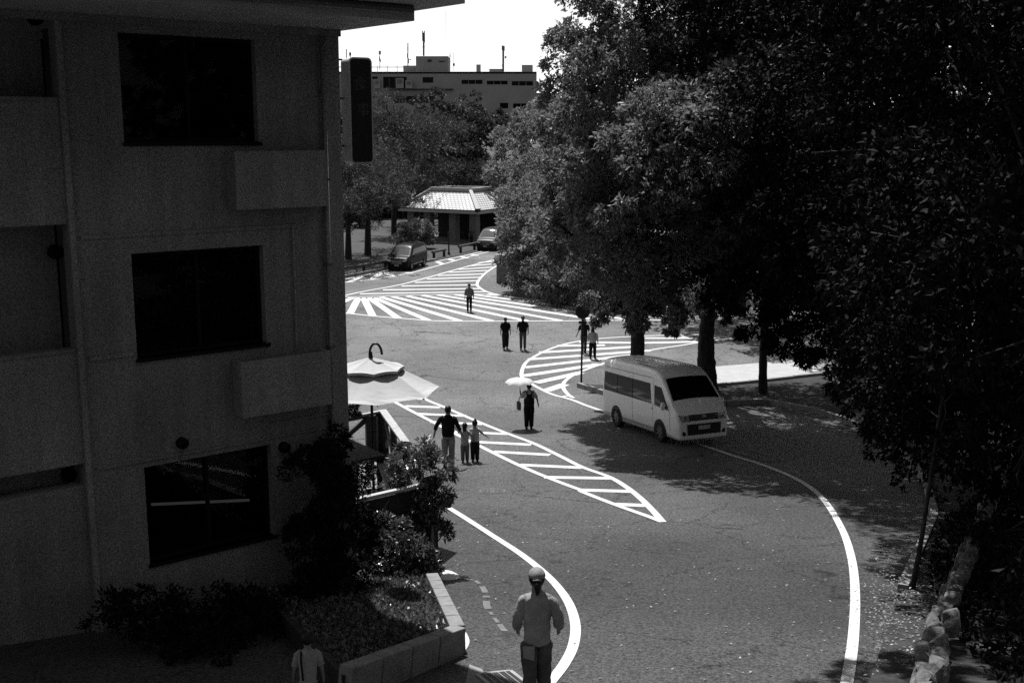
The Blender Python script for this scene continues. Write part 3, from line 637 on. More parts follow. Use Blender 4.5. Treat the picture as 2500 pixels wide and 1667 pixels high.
# ------------------------------------------------------------------ low timber barrier along the far kerb
def barrier(pts, label):
    P_ = [G(*A(*q)) for q in pts]; root = empty('rail_barrier', P_[0], 0, label, 'barrier', 'low timber barriers along the far kerb')
    L0 = P_[0]; d = (P_[-1]-P_[0]); n = max(1, int(d.length/2.6))
    MB().tube([Vector((0, 0, .62)), d+Vector((0, 0, .62))], .11, 8).build('rail', mat('barrier_timber', .1, .8, .3, 4), root)
    for k in range(n+1): p = d*((k+.15)/(n+.3)); MB().tube([p, p+Vector((0, 0, .56))], .12, 8).build('post', M_WOOD_D, root)
barrier([(-200, 1065), (480, 960)], 'low timber barrier running left from the dark minivan')
barrier([(880, 872), (1000, 845)], 'short timber barrier just behind the dark minivan')
barrier([(1118, 818), (1400, 758)], 'low timber barrier in front of the pavilion')
p = G(*A(1030, 832)); o = MB().tube([p, p+Vector((0, 0, 2.0))], .07, 8).tube([p, p+Vector((0, 0, .25))], .12, 8).tube([p+Vector((0, 0, 1.95)), p+Vector((0, 0, 2.1))], [.09, .04], 8).build('bollard_post', M_WOOD_D)
tag(o, 'thin dark upright post between the two timber barriers', 'post')

# ------------------------------------------------------------------ vehicles
class Car:
    """Body from cross-sections along local +Y (front); patches lie on its surface."""
    def __init__(s, st, crown=.05): s.st = sorted(st); s.crown = crown
    def ev(s, y):
        st = s.st; y = min(max(y, st[0][0]), st[-1][0]); n = len(st)
        for k in range(n-1):
            a, c = st[k], st[k+1]
            if y <= c[0]:
                h = c[0]-a[0]; t = (y-a[0])/h; out = []
                for i in range(1, 6):
                    d = (c[i]-a[i])/h; dl = (a[i]-st[k-1][i])/(a[0]-st[k-1][0]) if k else d; dr = (st[k+2][i]-c[i])/(st[k+2][0]-c[0]) if k < n-2 else d
                    m0 = 0 if d*dl <= 0 else 2*d*dl/(d+dl); m1 = 0 if d*dr <= 0 else 2*d*dr/(d+dr)
                    out.append((2*t**3-3*t*t+1)*a[i]+(t**3-2*t*t+t)*h*m0+(3*t*t-2*t**3)*c[i]+(t**3-t*t)*h*m1)
                return out
    def w(s, y, z):                          # half width at a height
        zb, zt, W_, r, tm = s.ev(y); belt = 1.0
        bulge = -.035*max(0, (.55-z)/.35)
        return W_ + bulge - (tm*((z-belt)/max(.05, zt-belt))**1.4 if z > belt and zt > belt else 0)
    def ring(s, y):
        zb, zt, W_, r, tm = s.ev(y); zs = zt-r; h = []
        for i in range(9): z = zb+(zs-zb)*i/8; h.append((s.w(y, z), z))
        x0 = s.w(y, zs)
        for i in range(1, 6): a = R(90*i/5); h.append((x0-r+r*math.cos(a), zs+r*math.sin(a)))
        x1 = x0-r
        for i in range(1, 5): x = x1*(1-i/4); h.append((x, zt+s.crown*(1-(x/x1)**2)))
        return [Vector((x, y, z)) for x, z in h] + [Vector((-x, y, z)) for x, z in h[-2::-1]]
    def top(s, x, y): zb, zt, W_, r, tm = s.ev(y); x1 = s.w(y, zt-r)-r; return zt + s.crown*max(0, 1-(x/max(x1, .1))**2) - (r-math.sqrt(max(0, r*r-max(0, abs(x)-x1)**2)) if abs(x) > x1 else 0)
    def body(s, name, m, root):
        ys = [q[0] for q in s.st]; yy = []
        for a, c in zip(ys, ys[1:]): n = max(3, int((c-a)/.1)); yy += [a+(c-a)*i/n for i in range(n)]
        yy.append(ys[-1]); b = MB(); rs = [s.ring(y) for y in yy]; n = len(rs[0])
        for r_ in rs: b.v += [tuple(p) for p in r_]
        for i in range(len(rs)-1):
            for j in range(n): b.f.append((i*n+j, i*n+(j+1) % n, (i+1)*n+(j+1) % n, (i+1)*n+j)); b.mi.append(0)
        b.f += [tuple(range(n)), tuple((len(rs)-1)*n+j for j in range(n))[::-1]]; b.mi += [0, 0]
        return fix_normals(b.build(name, m, root, smooth=True))
    def grid(s, P, fn, n1, n2, name, m, root, th=.012):
        """P: four (a, b) corners; fn(a, b) gives a point, a shell of thickness th is built on it."""
        pts = []
        for i in range(n1+1):
            for j in range(n2+1):
                u_, v_ = i/n1, j/n2
                a = (P[0][0]*(1-u_)+P[1][0]*u_)*(1-v_)+(P[3][0]*(1-u_)+P[2][0]*u_)*v_
                c = (P[0][1]*(1-u_)+P[1][1]*u_)*(1-v_)+(P[3][1]*(1-u_)+P[2][1]*u_)*v_
                pts.append(fn(a, c))
        b = MB(); q = n2+1; b.v = [tuple(p[0]+p[1]*th) for p in pts]+[tuple(p[0]-p[1]*.02) for p in pts]; k = len(pts)
        for i in range(n1):
            for j in range(n2): b.f.append((i*q+j, (i+1)*q+j, (i+1)*q+j+1, i*q+j+1))
        edge = [i*q for i in range(n1+1)]+[n1*q+j for j in range(1, q)]+[i*q+n2 for i in range(n1-1, -1, -1)]+[j for j in range(n2-1, 0, -1)]
        for a, c in zip(edge, edge[1:]+edge[:1]): b.f.append((a, c, k+c, k+a))
        b.mi = [0]*len(b.f); return fix_normals(b.build(name, m, root, smooth=False))
    def side(s, sg): return lambda y, z: (Vector((sg*s.w(y, z), y, z)), Vector((sg, 0, .15)).normalized())
    def front(s):
        def fn(x, z):
            y = s.st[-1][0]
            while y > s.st[0][0] and (s.top(x, y) < z or s.w(y, min(z, s.ev(y)[1]-.02)) < abs(x)): y -= .01
            return Vector((x, y, z)), Vector((.5*x, 1, .15)).normalized()
        return fn
    def roof(s): return lambda x, y: (Vector((x, y, s.top(x, y))), Vector((0, .5, 1)).normalized())
def wheel(root, x, y, r, sg, w=.2):
    b = MB(); prof = [(r*.62, 0), (r*.9, 0), (r, .03), (r, w-.03), (r*.9, w), (r*.62, w)]; n = 24
    for k in range(n):
        a = 2*math.pi*k/n
        for rr, xx in prof: b.v.append((sg*xx, rr*math.cos(a), rr*math.sin(a)))
    m_ = len(prof)
    for k in range(n):
        for j in range(m_-1): b.f.append((k*m_+j, k*m_+j+1, ((k+1) % n)*m_+j+1, ((k+1) % n)*m_+j)); b.mi.append(0)
    o = fix_normals(b.build('wheel', M_TYRE, root, smooth=False)); o.location = (x, y, r)
    b = MB(); b.tube([(sg*(w-.06), 0, 0), (sg*(w-.045), 0, 0)], r*.63, 20, ref=(0, 0, 1))
    rim = b.build('rim', M_TRIM, o)
    b = MB()
    for k in range(7):
        a = 2*math.pi*k/7; b.beam((sg*(w-.03), r*.1*math.cos(a), r*.1*math.sin(a)), (sg*(w-.03), r*.6*math.cos(a), r*.6*math.sin(a)), .07, .03, up=(1, 0, 0))
    b.tube([(sg*(w-.05), 0, 0), (sg*(w-.005), 0, 0)], [r*.2, r*.14], 12, ref=(0, 0, 1))
    n = 20
    for k in range(n):
        a, c = 2*math.pi*k/n, 2*math.pi*(k+1)/n
        b.add([(sg*(w-.012), q*math.cos(t_), q*math.sin(t_)) for t_ in (a, c) for q in (r*.56, r*.64)], [(0, 1, 3, 2)])
    b.build('spokes', M_RIM, o)
    return o
def arch(root, car, y, r, sg, zlo=.24):
    b = MB(); n = 20; pts = []
    for k in range(n+1):
        a = math.pi*(-.12+1.24*k/n); yy, z = y+r*math.cos(a), .34+r*math.sin(a)
        z = max(z, zlo); pts.append(Vector((sg*(car.w(y, .6)+.006), yy, z)))
    b.prism(pts, (0, 0, 0), (-sg*.06, 0, 0)); return b.build('wheel_arch', M_TRIM, root)

# the parked van
rw, fw = G(1513, 1041), G(1624, 1081)
hd = (fw-rw); hd2 = Vector((hd.x, hd.y, 0)).normalized(); rt = Vector((hd2.y, -hd2.x, 0))
print('wheelbase', (fw-rw).length)
vc = rw + hd2*(3.11/2) + (rt if rt.x < 0 else rt)*0
VAN = empty('parked_van', (0, 0, 0), 0, 'silver high-roofed passenger van parked in the tree shade', 'van')
# near side wheels are on the vehicle's right (it faces us, its right hand to our left)
vc = rw + hd2*1.555 - rt*.82; vc.z = (g(rw.y)+g(fw.y))/2 - .0
X_ = rt; Yv = Vector((hd2.x, hd2.y, (g(fw.y)-g(rw.y))/3.11)).normalized(); Zv = X_.cross(Yv).normalized()
VAN.matrix_world = Matrix.Translation(vc+Vector((0, 0, .01))) @ Matrix((X_, Yv, Zv)).transposed().to_4x4()
VST = [(-2.69, .42, 1.3, .86, .08, .0), (-2.66, .34, 1.95, .90, .1, .06), (-2.62, .3, 2.2, .92, .13, .09), (-2.5, .27, 2.26, .935, .14, .10), (-1.0, .25, 2.285, .94, .14, .10), (.6, .25, 2.28, .94, .14, .10),
       (1.1, .25, 2.25, .94, .15, .10), (1.4, .25, 2.15, .94, .16, .10), (1.62, .25, 1.98, .94, .12, .09), (1.95, .25, 1.67, .94, .09, .07), (2.25, .25, 1.36, .935, .07, .04), (2.38, .24, 1.22, .925, .07, .02), (2.5, .23, 1.13, .90, .09, 0), (2.6, .22, 1.02, .87, .11, 0), (2.66, .22, .92, .83, .13, 0), (2.69, .25, .72, .74, .1, 0)]
car = Car(VST, .045); car.body('body', M_VAN, VAN)
fr_ = car.front(); 
for sg in (1, -1):
    sd_ = car.side(sg)
    car.grid([(-2.52, 1.18), (1.02, 1.16), (.88, 1.80), (-2.5, 1.82)], sd_, 14, 5, 'side_window', M_GLASSD, VAN, .004)
    car.grid([(1.2, 1.14), (2.16, 1.08), (1.6, 1.74), (1.16, 1.78)], sd_, 8, 5, 'door_window', M_GLASSD, VAN, .004)
    for y_, z0_, z1_, w_ in ((1.09, .42, 1.98, .012), (2.2, .45, 1.1, .012), (-.35, .4, 1.98, .012)):
        car.grid([(y_, z0_), (y_+w_, z0_), (y_+w_, z1_), (y_, z1_)], sd_, 1, 8, 'door_seam', M_TRIM, VAN, .003)
    car.grid([(-2.5, 1.98), (1.0, 1.98), (1.0, 1.995), (-2.5, 1.995)], sd_, 12, 1, 'drip_rail', M_METAL, VAN, .012)
    car.grid([(-1.1, .36), (1.2, .36), (1.2, .39), (-1.1, .39)], sd_, 8, 1, 'sill_strip', M_METAL, VAN, .008)
    for y_ in (-.36, -1.5): car.grid([(y_, 1.18), (y_+.035, 1.18), (y_+.035, 1.80), (y_, 1.80)], sd_, 1, 5, 'window_bar', M_TYRE, VAN, .009)
    car.grid([(.9, 1.0), (1.06, 1.0), (1.06, 1.04), (.9, 1.04)], sd_, 2, 1, 'door_handle', M_VAN, VAN, .035)
    for y_ in (-1.555, 1.555):
        arch(VAN, car, y_, .405, sg); wheel(VAN, sg*.735, y_, .335, sg, .235)
    hl = car.grid([(sg*.48, .78), (sg*.86, .80), (sg*.89, 1.0), (sg*.54, .98)], fr_, 6, 4, 'headlight', M_LAMP, VAN, .012)
    car.grid([(sg*.60, .83), (sg*.70, .85), (sg*.70, .95), (sg*.60, .95)], fr_, 3, 3, 'bulb', M_CHROME, hl, .02)
    car.grid([(sg*.62, .36), (sg*.76, .36), (sg*.75, .50), (sg*.66, .47)], fr_, 3, 3, 'fog_lamp_recess', M_TRIM, VAN, .012)
    mb = MB(); mb.sphere((sg*1.06, 2.0, 1.22), (.09, .06, .13), 10, 8); mr = mb.build('wing_mirror', M_VAN, VAN, smooth=True)
    MB().beam((sg*.93, 2.05, 1.18), (sg*1.04, 2.02, 1.2), .04, .04).build('mirror_arm', M_TRIM, mr)
car.grid([(-.82, 2.22), (.82, 2.22), (.73, 1.60), (-.73, 1.60)], car.roof(), 10, 10, 'windscreen', M_GLASSD, VAN, .01)
car.grid([(-.5, .80), (.5, .80), (.52, .99), (-.52, .99)], fr_, 10, 4, 'grille', M_TRIM, VAN, .012)
for z_ in (.86, .93): car.grid([(-.48, z_), (.48, z_), (.48, z_+.02), (-.48, z_+.02)], fr_, 10, 1, 'grille_bar', M_CHROME, VAN, .025)
car.grid([(-.58, .36), (.58, .36), (.60, .70), (-.60, .70)], fr_, 10, 4, 'lower_intake', M_TRIM, VAN, .01)
car.grid([(-.2, .52), (.2, .52), (.2, .64), (-.2, .64)], fr_, 4, 2, 'number_plate', M_WHITE, VAN, .03)
car.grid([(-.07, .88), (.07, .88), (.07, .97), (-.07, .97)], fr_, 4, 2, 'badge', M_CHROME, VAN, .03)
for sx in (-.35, .25): 
    b = MB(); b.beam((sx, 2.235, car.top(sx, 2.235)+.03), (sx+.45, 2.08, car.top(sx+.45, 2.08)+.03), .02, .02); b.build('wiper', M_TRIM, VAN)
MB().box((0, 0, .3), (1.6, 4.6, .2)).build('underbody', M_TRIM, VAN)
for x_ in (-.48, -.24, 0, .24, .48): car.grid([(x_-.03, -2.2), (x_+.03, -2.2), (x_+.03, .7), (x_-.03, .7)], car.roof(), 1, 12, 'roof_rib', M_VAN, VAN, .014)
MB().box((0, 1.66, 1.72), (.24, .03, .08)).build('mirror', M_TRIM, VAN)

# the dark people carrier by the far kerb
def minivan(root, m):
    st = [(-2.42, .45, 1.1, .78, .1, 0), (-2.36, .34, 1.6, .86, .15, .1), (-2.2, .28, 1.86, .91, .2, .16), (-1.0, .25, 1.93, .925, .22, .17), (.2, .25, 1.92, .925, .22, .17), (.7, .25, 1.82, .925, .2, .16),
          (1.2, .25, 1.5, .925, .15, .1), (1.6, .25, 1.2, .92, .1, .03), (1.72, .25, 1.12, .91, .1, 0), (2.1, .24, 1.03, .88, .12, 0), (2.3, .24, .92, .82, .12, 0), (2.4, .26, .75, .7, .1, 0)]
    c = Car(st, .04); c.body('body', m, root); f_ = c.front()
    for sg in (1, -1):
        s_ = c.side(sg)
        c.grid([(-2.1, 1.1), (1.35, 1.08), (.75, 1.6), (-1.95, 1.66)], s_, 12, 4, 'side_window', M_GLASSD, root, .005)
        c.grid([(-1.2, .42), (1.2, .42), (1.2, .46), (-1.2, .46)], s_, 6, 1, 'sill_strip', M_CHROME, root, .01)
        for y_ in (-1.42, 1.5): arch(root, c, y_, .39, sg); wheel(root, sg*.72, y_, .34, sg, .24)
        c.grid([(sg*.45, .74), (sg*.8, .78), (sg*.82, .92), (sg*.5, .88)], f_, 4, 3, 'headlight', M_LAMP, root, .012)
        mb = MB(); mb.sphere((sg*1.03, 1.35, 1.12), (.09, .06, .08), 10, 8); mb.build('wing_mirror', m, root, smooth=True)
    c.grid([(-.68, 1.62), (.68, 1.62), (.6, .82), (-.6, .82)], c.roof(), 10, 10, 'windscreen', mat('sky_lit_glass', .12, .06, spec=1.0), root, .01)
    c.grid([(-.48, .52), (.48, .52), (.44, .86), (-.44, .86)], f_, 8, 4, 'grille', M_TRIM, root, .012)
    for z_ in (.6, .7, .8): c.grid([(-.42, z_), (.42, z_), (.42, z_+.03), (-.42, z_+.03)], f_, 8, 1, 'grille_bar', M_CHROME, root, .025)
    c.grid([(-.18, .4), (.18, .4), (.18, .5), (-.18, .5)], f_, 4, 2, 'number_plate', M_LGREY, root, .025)
    MB().box((0, 0, .3), (1.55, 4.2, .2)).build('underbody', M_TRIM, root)
a = G(*A(545, 988)); c_ = G(*A(905, 940))
p = G(*A(680, 965)); d_ = -fd
MV = empty('parked_minivan', (0, 0, 0), 0, 'black people carrier parked facing us by the far barrier', 'car')
hdg = math.atan2(d_.y, d_.x)-math.pi/2+.2
MV.rotation_euler = (0, 0, hdg); MV.location = (p.x-.35, p.y+1.2, g(p.y)+.01); minivan(MV, M_DARKCAR)
p = G(*A(1392, 795)); M2 = empty('parked_car', (p.x+.3, p.y+2, .01), hdg, 'dark car half hidden by the corner thicket near the pavilion', 'car'); minivan(M2, mat('dark_grey_car_paint', .02, .4, spec=.1))

# ------------------------------------------------------------------ round road sign seen from behind
p = at(*dp(1335, 886), G(*dp(1335, 888)).y); p.z = g(p.y)
RS = empty('road_sign', p, 0, 'round road sign on a dark pole at the tip of the tree island', 'road sign'); hS_ = 3.45
MB().tube([(0, 0, 0), (0.02, 0, hS_)], .042, 10).build('pole', M_BLACKMETAL, RS, smooth=True)
disc = MB().tube([(.02, -.06, hS_-.28), (.02, -.035, hS_-.28), (.02, -.03, hS_-.28)], [.3, .3, .285], 32, ref=(0, 0, 1)).build('sign_disc', M_BLACKMETAL, RS)
MB().tube([(.02, -.075, hS_-.28), (.02, -.055, hS_-.28)], [.2, .3], 32, ref=(0, 0, 1), caps=True).build('sign_back_rib', M_BLACKMETAL, RS)
MB().box((.03, -.05, hS_-.72), (.34, .03, .13)).build('supplement_plate', M_BLACKMETAL, RS, bevel=.02)
MB().box((.02, -.0, hS_-.28), (.1, .1, .3)).build('clamp', M_BLACKMETAL, RS)

# ------------------------------------------------------------------ manhole, drain grate
p = G(*dp(1131, 1128)); p.z = g(p.y)
MH = empty('manhole_cover', p, 0, 'round patterned manhole cover in the sunlit road', 'manhole'); MH.rotation_euler = (math.atan(slope(p.y)), 0, 0)
MB().tube([(0, 0, .0), (0, 0, .014)], .34, 32, ref=(0, 1, 0)).build('rim', mat('manhole_iron', .15, .7, .3, 20), MH)
MB().tube([(0, 0, .0), (0, 0, .018)], .29, 32, ref=(0, 1, 0)).build('lid', mat('manhole_lid', .11, .7, .6, 35), MH)
for k in range(16):
    a = 2*math.pi*k/16
    for r_ in (.1, .19, .26): 
        if r_ > .15 or k % 2 == 0: MB().box((r_*math.cos(a), r_*math.sin(a), .02), (.045, .03, .01), Matrix.Rotation(a, 3, 'Z')).build('stud', mat('manhole_iron', .15), MH)
gq = [G(*q) for q in (zm(1000, 1350, 2.94)(535, 845), zm(1000, 1350, 2.94)(770, 820), zm(1000, 1350, 2.94)(850, 960), zm(1000, 1350, 2.94)(605, 985))]
gx = (gq[1]-gq[0]); gy = (gq[0]-gq[3]); 
GR = empty('drain_grate', gq[3], 0, 'steel drain grate in a pale frame at the bottom edge', 'drain'); Lx, Ly = gx.length, .62
gx.normalize(); gz = gx.cross(gy).normalized(); gy = gz.cross(gx); GR.matrix_world = Matrix.Translation(gq[3]+gz*.012) @ Matrix((gx, gy, gz)).transposed().to_4x4()
for a, c, w_ in (((0, 0), (Lx, 0), .05), ((0, Ly), (Lx, Ly), .05), ((0, 0), (0, Ly), .05), ((Lx, 0), (Lx, Ly), .05)):
    MB().beam((a[0], a[1], .01), (c[0], c[1], .01), w_, .03).build('frame_bar', mat('galvanised', .4, .6, .2, 8), GR)
MB().box((Lx/2, Ly/2, -.0), (Lx, Ly, .006)).build('sump', M_TRIM, GR)
for k in range(1, 5): MB().beam((Lx*k/5, .02, .016), (Lx*k/5, Ly-.02, .016), .012, .02).build('bar', mat('galvanised', .4), GR)
for k in range(1, 17): MB().beam((.02, Ly*k/17, .012), (Lx-.02, Ly*k/17, .012), .012, .016).build('cross_bar', M_METAL, GR)
sheet_poly('concrete_apron', [xy(zm(1000, 1350, 2.94)(*q)) for q in ((430, 800), (520, 835), (620, 1010), (700, 1150), (350, 1150), (400, 940))], .010, M_CONC)

# ------------------------------------------------------------------ terrace past the house corner: deck, railing, table, parasol
zR = 4.40
def rz_(x, y, z): return at_z(*Z5(x, y), z)
k0 = rz_(750, 282, zR); k1 = rz_(1060, 715, zR); k2 = rz_(165, 392, zR)
back_d = (k2-k0).normalized(); k2 = k0+back_d*3.2; zD = zR-.95
DECK = empty('timber_deck', (k0.x, k0.y, zD), 0, 'raised timber deck with cross-braced railing past the house corner', 'deck'); DO = DECK.location.copy()
kz = Vector((0, 0, 1)); rd = (k1-k0).normalized(); k3 = k1+rd*.5
def L_(p): return Vector(p)-DO
cap_m = M_WOOD_L
MB().beam(L_(k0), L_(k2), .1, .045).build('top_rail', cap_m, DECK)
MB().beam(L_(k0)+Vector((0, 0, -.055)), L_(k2)+Vector((0, 0, -.055)), .05, .06).build('rail_board', M_WOOD_D, DECK)
MB().beam(L_(k0)+Vector((0, 0, .002))-rd*.05, L_(k3)+Vector((0, 0, .002)), .17, .045).build('top_rail', cap_m, DECK)
MB().beam(L_(k0)-Vector((0, 0, .06)), L_(k3)-Vector((0, 0, .06)), .06, .07).build('rail_board', M_WOOD_D, DECK)
def post(p, w=.13, z0=None, m=None): MB().box(L_(Vector((p.x, p.y, (zR-.03+(z0 or zD-1.6))/2))), (w, w, zR-.03-(z0 or zD-1.6)), Matrix.Rotation(math.atan2(rd.y, rd.x), 3, 'Z')).build('post', m or M_WOOD_D, DECK)
post(k0+back_d*.06, .14); post(k0+back_d*.34-rd*.0, .22); post(k0+rd*.26, .13); post(k3-rd*.1); post(k0+rd*1.35); post(k0+back_d*1.7); post(k0+back_d*3.1)
MB().box(L_(k0+back_d*.19+Vector((0, 0, -.5))), (.1, .03, .85), Matrix.Rotation(math.atan2(back_d.y, back_d.x), 3, 'Z')).build('pale_board', M_WOOD_L, DECK)
for a, c, ha, hb in ((.45, 1.65, -.12, -.8), (.45, 1.65, -.8, -.42), (1.75, 3.0, -.12, -.8), (1.75, 3.0, -.8, -.12)):
    MB().beam(L_(k0+back_d*a+kz*ha), L_(k0+back_d*c+kz*hb), .05, .11).build('brace', M_WOOD_D, DECK)
for a, c, ha, hb in ((.3, 1.3, -.75, -.15), (.3, 1.3, -.15, -.75), (1.4, 2.4, -.75, -.15)):
    MB().beam(L_(k0+rd*a+kz*ha), L_(k0+rd*c+kz*hb), .05, .1).build('brace', mat('grey_timber', .2, .8, .3, 9), DECK)
MB().beam(L_(k0+kz*-.9), L_(k3+kz*-.9), .07, .12).build('bottom_rail', M_WOOD_D, DECK)
inn = -rd.cross(kz); inn = inn if inn.dot(back_d) > 0 else -inn
for i in range(18):
    p0 = k0+rd*(.06+i*.15)-kz*.97; MB().beam(L_(p0+inn*.05), L_(p0+back_d*3.3), .14, .035).build('deck_board', mat('deck_plank', .3, .85, .3, 6), DECK)
MB().prism([L_(q)-Vector((0, 0, .05)) for q in (k0-kz*.95, k3-kz*.95, k3+back_d*3.3-kz*.95, k0+back_d*3.3-kz*.95)], (0, 0, -.25), (0, 0, 0)).build('deck_beam', M_WOOD_D, DECK)
# pale ramp edge that runs down from the deck towards us
q0, q1 = at(*Z5(800, 1130), 21.0), at(*Z5(950, 1560), 19.9)
tag(MB().beam(q0, q1, .3, .06).build('stair_stringer', M_WOOD_L), 'pale sunlit stair side board below the deck railing', 'board')
# table
tp0, tp1 = at(*Z5(220, 740), 22.2), at(*Z5(800, 1000), 21.2); tz = (tp0.z+tp1.z)/2
TB = empty('picnic_table', (0, 0, 0), 0, 'dark heavy timber table edge on the deck under the parasol', 'table'); tp1 = at_z(*Z5(800, 1000), tp0.z)
td = (tp1-tp0).normalized(); tn = Vector((-td.y, td.x, 0)); tn = tn if tn.x < 0 else -tn
TB.location = tp1-kz*.8
def TL(p): return p-TB.location
for i in range(5): MB().beam(TL(tp0+tn*(.07+.145*i)), TL(tp1+tn*(.07+.145*i)), .138, .05).build('table_plank', M_WOOD_D if i else M_WOOD_D, TB)
MB().beam(TL(tp0-kz*.11+tn*.02), TL(tp1-kz*.11+tn*.02), .05, .16).build('apron', M_WOOD_D, TB)
for f_ in (.08, .92):
    for s_ in (.08, .62): p = tp0.lerp(tp1, f_)+tn*s_; MB().beam(TL(p-kz*.03), TL(p-kz*1.6), .1, .1).build('leg', M_WOOD_D, TB)
# parasol
pp = at(906.6, 946, 21.7); PZ = pp.z
PAR = empty('parasol', (pp.x, pp.y, zD), 0, 'big pale two-tier canvas parasol above the deck railing', 'parasol'); h0 = PZ-zD
MB().tube([(0, 0, 0), (0, 0, h0+.62)], .028, 10).build('pole', M_BLACKMETAL, PAR)
def canopy(r0, z0, r1, z1, n=8, sag=.05, rot=R(12), name='canopy', val=0):
    b = MB(); m_ = 6
    for k in range(n):
        a0, a1 = rot+2*math.pi*k/n, rot+2*math.pi*(k+1)/n; base = len(b.v)
        for i in range(m_+1):
            t_ = i/m_; r_ = r1+(r0-r1)*t_; z_ = z1+(z0-z1)*t_
            for j in range(5):
                u_ = j/4; x = r_*(math.cos(a0)*(1-u_)+math.cos(a1)*u_); y = r_*(math.sin(a0)*(1-u_)+math.sin(a1)*u_)
                b.v.append((x, y, z_-sag*math.sin(math.pi*u_)*(.3+.7*math.sin(math.pi*t_)) + .03*math.sin(math.pi*u_)*(t_ > .98)))
        for i in range(m_):
            for j in range(4): b.f.append((base+i*5+j, base+i*5+j+1, base+(i+1)*5+j+1, base+(i+1)*5+j)); b.mi.append(0)
        k_ = len(b.v)                      # short valance
        for j in range(5):
            x, y, z = b.v[base+m_*5+j]; b.v.append((x, y, z-val))
        if val:
            for j in range(4): b.f.append((base+m_*5+j, base+m_*5+j+1, k_+j+1, k_+j)); b.mi.append(0)
    return b.build(name, M_CANVAS, PAR)
canopy(1.35, h0-.04, .5, h0+.40); canopy(.66, h0+.40, .05, h0+.60, name='top_canopy', sag=.02, val=.05)
for k in range(8):
    a = R(12)+2*math.pi*k/8; MB().beam((.03*math.cos(a), .03*math.sin(a), h0+.34), (1.31*math.cos(a), 1.31*math.sin(a), h0-.07), .018, .018).build('rib', M_BLACKMETAL, PAR)
MB().tube([(0, 0, h0+.58), (0, 0, h0+.72)], [.05, .03], 10).build('finial', M_BLACKMETAL, PAR)
lp = [(.12*math.cos(a)-.02, 0, h0+.66+.22*math.sin(a)) for a in np.linspace(0, math.pi, 12)]
MB().tube([(x+.12, y, z) for x, y, z in lp]+[(-.0, 0, h0+.56)], .024, 8).build('hanging_loop', M_BLACKMETAL, PAR)
MB().tube([(0, 0, .0), (0, 0, .08)], .3, 16).build('base', M_BLACKMETAL, PAR)

# ------------------------------------------------------------------ planter by the house and the fence behind it
pc = G(*P7(1295, 1188), .38); pr_ = G(*P7(1120, 830), .3); pl_ = G(*P7(700, 1398), .42)
p_corner, p_right, p_left = Vector((pc.x, pc.y)), Vector((pr_.x, pr_.y)), Vector((pl_.x, pl_.y))
p_left2 = p_left + (p_left-p_corner).normalized()*.5
ztop_p = pc.z
print('planter', pc, pr_, pl_)
PL = empty('planter', (pc.x, pc.y, g(pc.y)), 0, 'low walled planting bed with stone kerb blocks beside the house', 'planter'); PO = PL.location.copy()
def stones(a, c, za, zc, unit=.55, w=.2):
    n = max(1, int((c-a).length/unit)); d = (c-a)/n
    for i in range(n):
        p = a+d*(i+.5); z = za+(zc-za)*(i+.5)/n; zb_ = g(p.y)-.1
        Rm = Matrix.Rotation(math.atan2(d.y, d.x), 3, 'Z') @ Matrix.Rotation(-math.atan2((zc-za)/n, d.length), 3, 'Y')
        MB().box((p.x-PO.x, p.y-PO.y, z-.3-PO.z), (d.length-.012, w, .6), Rm).build('kerb_stone', mat('planter_block', .27, .9, .25, 5, .4, 40), PL, bevel=.012)
zl_ = pl_.z+(pl_.z-pc.z)*.5/(p_left-p_corner).length
stones(p_corner, p_right, ztop_p, pr_.z); stones(p_left2, p_corner, zl_, ztop_p)
_n = (Vector(pr_)-pc).cross(Vector(pl_)-pc)
def soil_z(x, y): return pc.z - (_n.x*(x-pc.x)+_n.y*(y-pc.y))/_n.z - .1
inner = C0.xy - UW.xy*0 ; inn_l = C0.xy+NW.xy*.05+UW.xy*1.7
poly = [p_corner, p_right, Vector((-1.6, 19.4)), C0.xy+NW.xy*.02, inn_l, p_left2]
b = MB(); n_ = len(poly); b.v = [(p.x-PO.x, p.y-PO.y, soil_z(p.x, p.y)-PO.z) for p in poly]+[(p.x-PO.x, p.y-PO.y, 1-PO.z) for p in poly]
b.f = [tuple(range(n_))]+[(i, (i+1) % n_, n_+(i+1) % n_, n_+i) for i in range(n_)]; b.mi = [0]*len(b.f); fix_normals(b.build('soil', M_LITTER, PL))
fp0 = G(*dp(992, 1308)); FB = Vector((fp0.x, fp0.y, g(fp0.y))); zF = FB.z+1.62
FEN = empty('garden_fence', FB, 0, 'timber fence with white top rail between planter and road', 'fence')
fu = UW
MB().box((0, 0, .85), (.17, .17, 1.74), Matrix.Rotation(.7, 3, 'Z')).build('post', M_WOOD_D, FEN)
MB().box((.02, -.16, .45), (.05, .05, .9), Matrix.Rotation(.7, 3, 'Z')).build('stake', M_CONC, FEN)
MB().beam(Vector((0, 0, 1.62))-fu*.1, Vector((0, 0, 1.62))+fu*1.9, .1, .05).build('top_rail', M_WHITE, FEN)
MB().beam(Vector((0, 0, .62)), Vector((0, 0, .62))+fu*1.9, .06, .06).build('lower_rail', M_WHITE, FEN)
for i in range(9): MB().box(Vector((0, 0, 1.1))+fu*(.2+.2*i)+NW*-.06, (.19, .02, .88), Matrix.Rotation(math.atan2(fu.y, fu.x), 3, 'Z')).build('board', mat('fence_board', .05, .9, .3, 6), FEN)
MB().box(fu*1.9+Vector((0, 0, .7)), (.1, .1, 1.7), Matrix.Rotation(.7, 3, 'Z')).build('post', M_WOOD_D, FEN)
MB().tube([Vector((0, 0, 1.5))+fu*.9+NW*.05, Vector((0, 0, .7))+fu*1.6+NW*.05], .008, 5).build('stay_wire', M_METAL, FEN)

